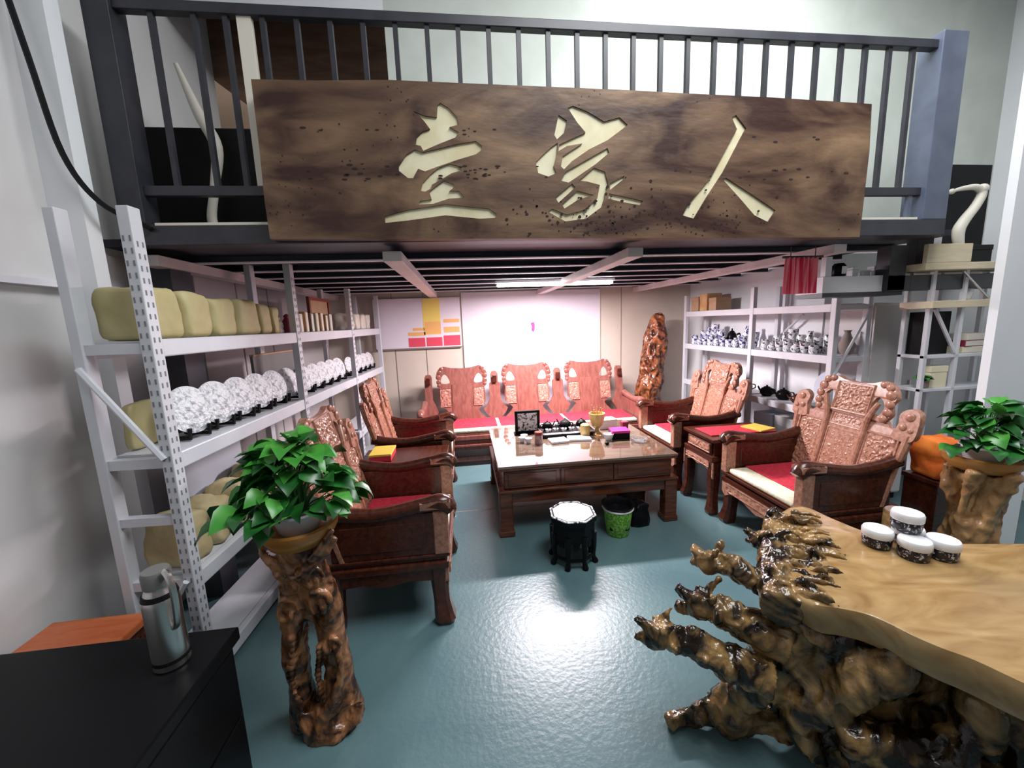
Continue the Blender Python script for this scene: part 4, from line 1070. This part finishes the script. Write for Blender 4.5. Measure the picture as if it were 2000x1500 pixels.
def head_build(a, base, up=0.05, r=.05, jaw=True):
    """a carved beast head at point a on a neck running to base"""
    A = Vector(a); B = Vector(base); d = (A - B).normalized(); s = d.cross(Vector((0, 0, 1))).normalized(); u = s.cross(d)

    def f(bm):
        m1 = A.lerp(B, .45); m2 = A.lerp(B, .75)
        h = A - d * r * 1.6
        stube(bm, [(*(h), r * .85), (*(m1 + u * .01), r * 1.0), (*(m2), r * 1.15), (*B, r * 1.3)], 10)
        blob(bm, h, r * 1.15, r * 1.0, r * 1.0)
        stube(bm, [(*(h + u * r * .25), r * .75), (*(h + d * r * .9 + u * r * .25), r * .52), (*(A + u * r * .35), r * .42), (*(A + d * r * .25 + u * r * .5), r * .28)], 8)
        if jaw: stube(bm, [(*(h - u * r * .3), r * .6), (*(h + d * r * .8 - u * r * .65), r * .36), (*(A - u * r * .85), r * .28)], 8)
        for q in (-1, 1):
            stube(bm, [(*(h + s * q * r * .6 + u * r * .6), r * .34), (*(h - d * r * .3 + s * q * r * .85 + u * r * 1.35), r * .2), (*(h - d * r * .5 + s * q * r * .9 + u * r * 1.9), r * .05)], 6)
            blob(bm, h + d * r * .5 + s * q * r * .55 + u * r * .62, r * .26, u=8, v=6)
            blob(bm, A + d * r * .1 + s * q * r * .25 + u * r * .6, r * .16, u=8, v=6)
        for k in range(7):
            p = h.lerp(B, .15 + .12 * k)
            blob(bm, p + u * r * (.95 + .1 * (k % 2)), r * .34, u=8, v=6)
            blob(bm, p + s * r * (.9 if k % 2 else -.9) + u * r * .2, r * .36, u=8, v=6)
    return f


gnarl('carved_head', 'root', rt, head_build((.965, 1.515, .70), (1.20, 1.27, .66), r=.046), voxel=.0065, amp=.012, freq=18, ridge=.007, rfreq=38)
gnarl('carved_head', 'root', rt, head_build((.850, 1.425, .575), (1.16, 1.20, .50), r=.060), voxel=.007, amp=.012, freq=18, ridge=.007, rfreq=38, seed=2)
gnarl('carved_head', 'root', rt, head_build((.640, 1.378, .50), (1.08, 1.18, .38), r=.056), voxel=.007, amp=.012, freq=18, ridge=.007, rfreq=38, seed=5)
gnarl('carved_head', 'root', rt, head_build((1.30, 1.62, .70), (1.42, 1.40, .66), r=.04), voxel=.0065, amp=.012, freq=18, ridge=.007, rfreq=38, seed=8)


def crust_build(bm):
    R = random.Random(5)
    A0, A1 = Vector((1.10, 1.16, .735)), Vector((1.52, 1.68, .755))
    nrm = Vector((.78, -.62, 0))
    for k in range(260):
        t = R.random()
        w = R.uniform(-.06, .09 + .05 * math.sin(t * PI))
        p = A0.lerp(A1, t) + nrm * w + Vector((0, 0, R.uniform(-.05, .025) - max(0, w) * .12))
        if k % 2: blob(bm, p, R.uniform(.010, .024), R.uniform(.010, .02), R.uniform(.010, .02), u=8, v=6)
        else:
            q = nrm * R.uniform(.05, .12) + Vector((R.uniform(-.02, .03), R.uniform(-.02, .03), 0))
            stube(bm, [(*p, .012), (*(p + q * .5 + Vector((0, 0, R.uniform(.005, .03)))), .010), (*(p + q), .004)], 6, 3)
    stube(bm, [(1.09, 1.16, .68, .07), (1.22, 1.33, .69, .075), (1.40, 1.56, .70, .06), (1.5, 1.68, .71, .04)], 10)


gnarl('carved_crust', 'root', rt, crust_build, voxel=.0065, amp=.006, freq=22, ridge=.005, rfreq=45, seed=11)

# lidded jars on the slab


def jar(lab, loc):
    t = thing('lidded_jar', lab, 'jar', loc, rnd.uniform(0, 6), 'white lidded jars on the root table')
    b = BM(); lathe(b, [(.042, 0), (.046, .004), (.050, .02), (.050, .044), (.048, .047), (0, .047)], 24); obj('printed_body', b, 'jarprint', t, smooth=True, angle=.8)
    b = BM(); lathe(b, [(.052, .047), (.053, .05), (.053, .072), (.049, .079), (.02, .081), (0, .082)], 24); obj('lid', b, 'porcelain', t, smooth=True, angle=.8)


for lab, p in (('front left white-lidded black jar of the stacked four on the root table', (1.755, 1.262, .7505)), ('right white-lidded black jar at the foot of the jar stack', (1.862, 1.245, .7505)), ('rear left white-lidded black jar at the foot of the jar stack', (1.70, 1.36, .7505)),
               ('topmost white-lidded black jar of the stack on the root table', (1.79, 1.325, .8330)), ('rear jar of the stack, only its white lid edge showing under the topmost jar', (1.835, 1.35, .7505))):
    jar(lab, p)

# ------------------------------------------------------------ foreground left: black table, thermos, red stool
bt = thing('black_low_table', 'glossy black table in the bottom left corner under the thermos', 'table', (-1.36, 1.02, 0))
b = BM(); bx(b, -.46, .46, -.42, .42, .61, .66, .006); obj('tabletop', b, 'black', bt)
b = BM(); bx(b, -.44, .44, -.40, .40, .04, .61, .004); obj('carcass', b, 'blackm', bt)
for k, (z0, z1) in enumerate(((.06, .32), (.335, .60))):
    b = BM(); bx(b, .44, .452, -.38, .38, z0, z1, .004); obj('drawer', b, 'black', bt)
b = BM(); bx(b, -.42, .42, -.38, .38, 0, .04); obj('plinth', b, 'blackm', bt)
th = thing('thermos_flask', 'brushed steel thermos flask with handle on the black table', 'thermos', (-1.035, 1.30, .6605), 2.6)
th.scale = (1.0, 1.0, 1.22)
b = BM(); lathe(b, [(.046, 0), (.050, .004), (.050, .19), (.044, .215), (.036, .23), (.036, .235), (0, .235)], 28); obj('body', b, 'chrome', th, smooth=True, angle=.6)
b = BM(); lathe(b, [(.039, .236), (.040, .27), (.036, .28), (0, .282)], 24); obj('stopper', b, 'greyboard', th, smooth=True, angle=.6)
b = BM(); lathe(b, [(.05, .02), (.052, .02), (.052, .03), (.05, .03)], 28); obj('band', b, 'blackm', th, smooth=True)
b = BM(); lathe(b, [(.047, .205), (.0495, .205), (.0455, .218), (.044, .218)], 28); obj('band', b, 'blackm', th, smooth=True)
b = BM(); stube(b, [(-.036, 0, .262, .008), (-.06, 0, .285, .010), (-.085, 0, .26, .010), (-.088, 0, .20, .010), (-.075, 0, .14, .009), (-.05, 0, .12, .008)], 8); obj('handle', b, 'chrome', th, smooth=True)
rs = thing('red_stool', 'red-brown wooden stool top showing behind the black table at far left', 'stool', (-1.70, 1.66, 0))
b = BM(); bx(b, -.2, .2, -.16, .16, .46, .50, .008); obj('seat', b, mat('red_lacquer_wood', (.42, .09, .03), (.52, .14, .05), .3, scale=5, stretch=(1, 6, 1)), rs)
b = BM(); bx(b, -.18, .18, -.14, .14, .41, .46, .004); obj('apron', b, 'rose', rs)
for sx in (-1, 1):
    for sy in (-1, 1):
        b = BM(); bx(b, sx * .15, sx * .185, sy * .11, sy * .145, 0, .42, .004); obj('leg', b, 'rose', rs)

# ------------------------------------------------------------ right rack with teaware
rr = thing('teaware_rack', 'white steel rack of teaware along the right wall', 'rack', (3.05, 0, 0))
RP = (2.97, 3.92, 5.20)
for s in RP:
    for x0, x1 in ((0, .045), (.30, .34)):
        b = BM(); bx(b, x0, x1, s - .025, s + .025, 0, 2.02, .004); obj('upright', b, 'rack', rr)
RL = (1.80, 1.365, .87, .38)
for z in RL:
    for s0, s1 in zip(RP, RP[1:]):
        b = BM(); bx(b, .003, .04, s0 + .025, s1 - .025, z - .065, z + .003, .005); obj('beam', b, 'rack', rr)
        b = BM(); bx(b, .30, .335, s0 + .025, s1 - .025, z - .065, z - .01); obj('beam', b, 'rack', rr)
        b = BM(); bx(b, .042, .30, s0 + .027, s1 - .027, z - .025, z); obj('shelf_board', b, 'rack', rr)
    for s in (RP[0], RP[2]):
        b = BM(); bx(b, .045, .30, s - .018, s + .018, z - .05, z - .01); obj('end_bar', b, 'rack', rr)
for (xa, za, xb, zb, s) in ((.02, 1.20, .32, 1.76, 2.965), (.32, .72, .02, 1.20, 2.965), (.32, 1.72, .32, 1.40, 3.6)):
    b = BM(); tube(b, [(xa, s - .03 if s < 3 else s, za), (xb, (s - .03) if s < 3 else s + .4, zb)], .012, 6); obj('brace', b, 'rack', rr)


def vase_prof(r, h, k): return [[(r * .6, 0), (r, h * .3), (r * .95, h * .6), (r * .4, h * .85), (r * .55, h), (0, h * .98)], [(r * .8, 0), (r * .9, .01), (r * .9, h * .9), (r * .7, h), (0, h)], cup_prof(r, h)][k]


def cups(rows, z, kindlab, m, group, cat='vessel', name='porcelain_vessel'):
    for (x, ys, r, h, rowlab) in rows:
        for i, y in enumerate(ys):
            hh = h * (.8 + .4 * ((i * 37 + int(x * 100)) % 5) / 4)
            lathe_thing(name, f'{ORD[i]} {kindlab} from the left, {rowlab}', cat, m, (3.05 + x, y, z), vase_prof(r, hh, (i * 2 + int(x * 50)) % 3), 12, group)


YF = [5.08 - .118 * k for k in range(9)]
cups([(.085, YF, .046, .11, 'front row of the middle shelf, far bay'), (.20, [y - .03 for y in YF if abs(y - 4.50) > .13], .052, .22, 'back row of the middle shelf, far bay')], 1.3655, 'blue and white vessel', 'bluewhite', 'blue and white vessels on the rack')
t = pot('large_teapot', 'large black teapot standing among the blue and white vessels', 'black', (3.20 - .02, 4.47, 1.53), .06, 2.4)
t.location = (3.24, 4.47, 1.3655)
t.scale = (1, 1, 2.0)
YN = [3.80 - .098 * k for k in range(7)]
cups([(.085, YN, .044, .10, 'front row of the middle shelf, near bay'), (.20, [y - .03 for y in YN], .046, .18, 'back row of the middle shelf, near bay')], 1.3655, 'black and white vessel', 'blackwhite', 'black and white vessels on the rack')
for i, (y, m, w, h, l) in enumerate(((5.05, 'kraft', .16, .19, 'brown carton nearest the back wall on the top of the teaware rack'), (4.86, 'honey', .15, .22, 'honey coloured tall carton on the top of the teaware rack'), (4.67, 'kraft', .14, .16, 'short brown carton on the top of the teaware rack'))):
    slab_box('carton', l, 'box', m, (3.20, y, 1.8005), .2, w, h)
for i, (y, r, m, l) in enumerate(((3.80, .066, 'blackm', 'matt black teapot at the left of the lower rack shelf'), (3.575, .07, 'black', 'big glossy black teapot on the lower rack shelf'), (3.42, .05, 'rose', 'brown clay teapot on the lower rack shelf'), (4.12, .07, 'seam', 'taupe clay teapot on the lower rack shelf behind the chair'))):
    pot('teapot', l, m, (3.19, y, .8705), r, 1.7 + i * .1, 'teapots on the lower rack shelf')
b = BM(); bx(b, -.12, .12, -.42, .42, 0, .03, .004); o = obj('dark_tray', b, mat('dark_green_tray', (.015, .03, .028), None, .3)); o.location = (3.20, 3.14, .8705)
o.scale = (.8, .28, 1); tag(o, 'dark green tray lying on the lower rack shelf beside the brown teapot', 'tray')
t = thing('leaning_plate', 'pale blue dish leaning on the lower rack shelf', 'plate', (3.27, 3.14, .9015))
b = BM(); lathe(b, [(0, 0), (.09, 0), (.15, .014), (.155, .02), (.09, .012), (0, .012)], 26, Matrix.Translation((0, 0, .155)) @ Matrix.Rotation(-PI / 2 + .15, 4, 'Y')); obj('dish', b, 'paleblue', t, smooth=True)
slab_box('blue_box', 'pale blue carton on the bottom shelf of the teaware rack', 'box', 'paleblue', (3.2, 3.72, .3805), .22, .24, .32)
slab_box('blue_box', 'white carton right of the pale blue one, bottom rack shelf', 'box', 'wplastic', (3.2, 3.44, .3805), .22, .22, .34)
slab_box('grey_box', 'dark grey carton at the near end of the bottom rack shelf', 'box', 'greyboard', (3.2, 3.16, .3805), .22, .2, .3)
b = BM(); lathe(b, [(.03, 0), (.05, .03), (.06, .09), (.03, .16), (.02, .19), (.03, .21), (0, .2)], 16); o = obj('dark_vase', b, 'seam', smooth=True); o.location = (3.2, 2.88 + .2, 1.3655); tag(o, 'dark vase at the near end of the middle rack shelf', 'vase')
o.location = (3.28, 3.04, 1.3655)
# hanging spare: ledge beam with oddments, pink cloth
lg = thing('grey_ledge', 'grey steel ledge under the mezzanine above the teaware rack', 'ledge', (0, 2.80, 0))
b = BM(); bx(b, 2.63, 3.30, -.14, .10, 1.875, 1.995, .004); obj('beam', b, mat('grey_white_steel', (.74, .74, .78), None, .45), lg)
b = BM(); bx(b, 2.64, 2.69, -.14, -.10, 1.995, 2.135); obj('hanger', b, 'rack', lg)
b = BM(); bx(b, 3.20, 3.27, -.14, -.10, 1.995, 2.20); obj('hanger', b, 'rack', lg)
b = BM(); bx(b, 2.63, 3.30, -.14, .10, 1.845, 1.875); obj('under_strip', b, 'steel_dark', lg)
t = thing('black_jar', 'black jar with a white label on the grey ledge', 'jar', (2.83, 2.74, 1.9955))
b = BM(); lathe(b, [(.04, 0), (.045, .01), (.045, .08), (.03, .1), (0, .102)], 18); obj('body', b, 'black', t, smooth=True)
b = BM(); bx(b, -.02, .02, -.049, -.043, .02, .075, .002); obj('label_patch', b, 'wplastic', t)
for i, (x, w, h) in enumerate(((2.96, .05, .07), (3.05, .07, .045), (3.14, .05, .075))):
    slab_box('small_carton', ('small white carton beside the black jar on the ledge', 'flat white carton in the middle of the ledge', 'white carton at the right end of the ledge')[i], 'box', 'wplastic', (x, 2.75, 1.9955), w, .05, h)
NU = 30
pc = BM()
rows = []
for z in (2.125, 2.05, 1.97, 1.875):
    rows.append([pc.verts.new((2.26 + .26 * k / NU, 2.60 + .014 * math.sin(k * 1.5) * (1 + (2.13 - z) * 2), z)) for k in range(NU + 1)])
for A, B in zip(rows, rows[1:]):
    for k in range(NU): pc.faces.new((A[k], A[k + 1], B[k + 1], B[k]))
bmesh.ops.solidify(pc, geom=pc.faces[:], thickness=.006)
t = thing('pink_cloth', 'pink striped cloth hanging in folds below the mezzanine at right', 'cloth')
obj('drape', pc, mat('pink_stripe', (.72, .07, .18), (.92, .48, .54), .7, scale=16, stretch=(3.4, .1, .1), lo=.44, hi=.56), t, smooth=True, angle=1.3)
b = BM(); tube(b, [(2.24, 2.60, 2.128), (2.55, 2.60, 2.128)], .008, 8); tube(b, [(2.30, 2.60, 2.128), (2.30, 2.60, 2.2)], .003, 6); tube(b, [(2.49, 2.60, 2.128), (2.49, 2.60, 2.2)], .003, 6); obj('rod', b, 'steel_dark', t)

# ------------------------------------------------------------ grey cabinet, display rack at far right
gc = thing('grey_locker', 'tall pale grey locker beyond the large right armchair', 'cabinet', (3.68, 3.20, 0))
b = BM(); bx(b, -.22, .24, -.2, .25, .06, 1.80, .008); obj('body', b, 'wall_grey', gc)
b = BM(); bx(b, -.21, .23, -.215, -.2, .08, 1.78, .004); dd = obj('door', b, 'wall_grey', gc)
b = BM(); bx(b, .18, .195, -.232, -.215, .95, 1.12, .003); obj('handle', b, 'chrome', dd)
b = BM(); bx(b, -.2, .22, -.18, .23, 0, .06); obj('plinth', b, 'blackm', gc)

dr = thing('display_rack', 'white framed display rack with cream boards at the right edge', 'rack', (0, 0, 0))
for x, z1 in ((3.50, 2.75), (3.78, 2.02), (4.2, 2.02)):
    for y in (2.62, 2.78):
        b = BM(); bx(b, x - .015, x + .015, y - .015, y + .015, 0, z1 if y < 2.7 else 2.02, .003); obj('upright', b, 'rack', dr)
for z in (1.12, 1.38):
    b = BM(); bx(b, 3.485, 4.215, 2.605, 2.795, z - .025, z, .003); obj('shelf_bar', b, 'rack', dr)
b = BM(); bx(b, 3.46, 4.25, 2.57, 2.80, 1.735, 1.79, .004); obj('cream_shelf', b, 'boxwood', dr)
b = BM(); bx(b, 3.31, 4.3, 2.53, 2.90, 2.01, 2.06, .004); obj('cream_shelf', b, 'boxwood', dr)
b = BM(); bx(b, 3.31, 3.68, 2.53, 2.56, 2.06, 2.19, .003); obj('cream_upstand', b, 'boxwood', dr)
b = BM(); tube(b, [(3.55, 2.62, 1.73), (3.74, 2.60, 1.40)], .013, 6); obj('brace', b, 'rack', dr)
b = BM(); tube(b, [(3.70, 2.58, 2.0), (3.98, 2.60, 1.80)], .008, 6); obj('chain', b, 'chrome', dr)
b = BM(); bx(b, 3.525, 3.76, 2.66, 2.77, 1.3805, 1.71, .004); tag(obj('black_case', b, 'blackm'), 'black case on the display rack under the lower cream shelf', 'case')
b = BM(); bx(b, 3.56, 4.15, 2.80, 2.88, 2.0605, 2.82, .004); tag(obj('black_backboard', b, 'blackm'), 'black backboard on top of the display rack', 'board')
slab_box('black_drawer_box', 'black box with a steel trim on top of the display rack', 'box', 'black', (3.82, 2.68, 2.0605), .27, .16, .13)
b = BM(); stube(b, [(3.74, 2.66, 2.193, .03), (3.72, 2.66, 2.30, .036), (3.76, 2.66, 2.38, .034), (3.84, 2.66, 2.48, .03), (3.88, 2.66, 2.57, .028), (3.82, 2.66, 2.61, .022), (3.70, 2.66, 2.60, .016), (3.62, 2.66, 2.58, .010)], 10)
blob(b, (3.62, 2.66, 2.58), .02); blob(b, (3.88, 2.66, 2.60), .035)
tag(obj('white_figurine', b, 'ivory', smooth=True), 'white S-curved carved horn standing on the black box', 'figurine')
b = BM(); stube(b, [(3.86, 2.66, 1.792, .025), (3.88, 2.66, 1.85, .03), (3.87, 2.66, 1.92, .022), (3.87, 2.66, 1.96, .01)], 10); tag(obj('small_figurine', b, 'wplastic', smooth=True), 'small white figurine on the lower cream shelf', 'figurine')
slab_box('cream_box', 'cream box on the middle bar shelf of the display rack', 'box', 'cream', (3.66, 2.66, 1.1205), .15, .08, .17)
for i, (z, m, l) in enumerate(((1.3805, 'cream', 'cream book lying on the display rack, lowest of three'), (1.4305, 'darkred', 'dark red book in the middle of the stack on the display rack'), (1.4805, 'ivory', 'ivory book on top of the stack on the display rack'))):
    t = thing('stacked_book', l, 'book', (3.98, 2.72, z), .05 * i)
    b = BM(); bx(b, -.12, .12, -.09, .09, 0, .05, .002); obj('cover', b, m, t)
    b = BM(); bx(b, -.112, .112, -.092, .08, .006, .044); obj('pages', b, 'ivory', t)
t = thing('small_fern', 'small green potted plant on the lower bar shelf of the display rack', 'plant', (3.545, 2.635, 1.1205))
b = BM(); lathe(b, [(.025, 0), (.032, .05), (0, .048)], 14); obj('pot', b, 'seam', t, smooth=True)
for k in range(12):
    o = bpy.data.objects.new('leaf', LEAF[k % 2]); COL.objects.link(o); o.parent = t; o.location = (0, 0, .05 + .004 * k); o.scale = (.6, .6, .6); o.rotation_euler = (0, -.5 + .07 * k, k * 2.4)

# ------------------------------------------------------------ orange cloth on a dark stand, round stump
ds = thing('dark_chest', 'dark chest beside the large right armchair under the orange cloth', 'chest', (3.11, 2.06, 0))
b = BM(); bx(b, -.13, .15, -.0, .20, .05, .60, .004); bx(b, -.14, .16, -.01, .21, .60, .63, .004); obj('body', b, 'rose', ds)
b = BM(); bx(b, -.12, .14, .01, .19, 0, .05); obj('plinth', b, 'blackm', ds)
o = obj('orange_cloth', pillow(.24, .27, .25, 33, crumple=.03, taper=.2), 'orange', smooth=True, angle=1.2); o.location = (3.115, 2.16, .6305); o.rotation_euler = (0, 0, 0.0)
tag(o, 'bright orange folded cloth bundle beside the right armchair', 'cloth')
sp = thing('round_stump', 'pale cut log round standing behind the white-lidded jars', 'stump', (2.62, 1.98, 0))
b = BM(); lathe(b, [(.085, 0), (.08, .1), (.078, .50), (.074, .505), (0, .505)], 20); obj('bark', b, 'root3', sp, smooth=True, angle=.7)
b = BM(); lathe(b, [(.073, .505), (.072, .509), (0, .509)], 20); obj('cut_face', b, mat('cut_log_face', (.34, .22, .19), (.42, .28, .24), .5, scale=20), sp)
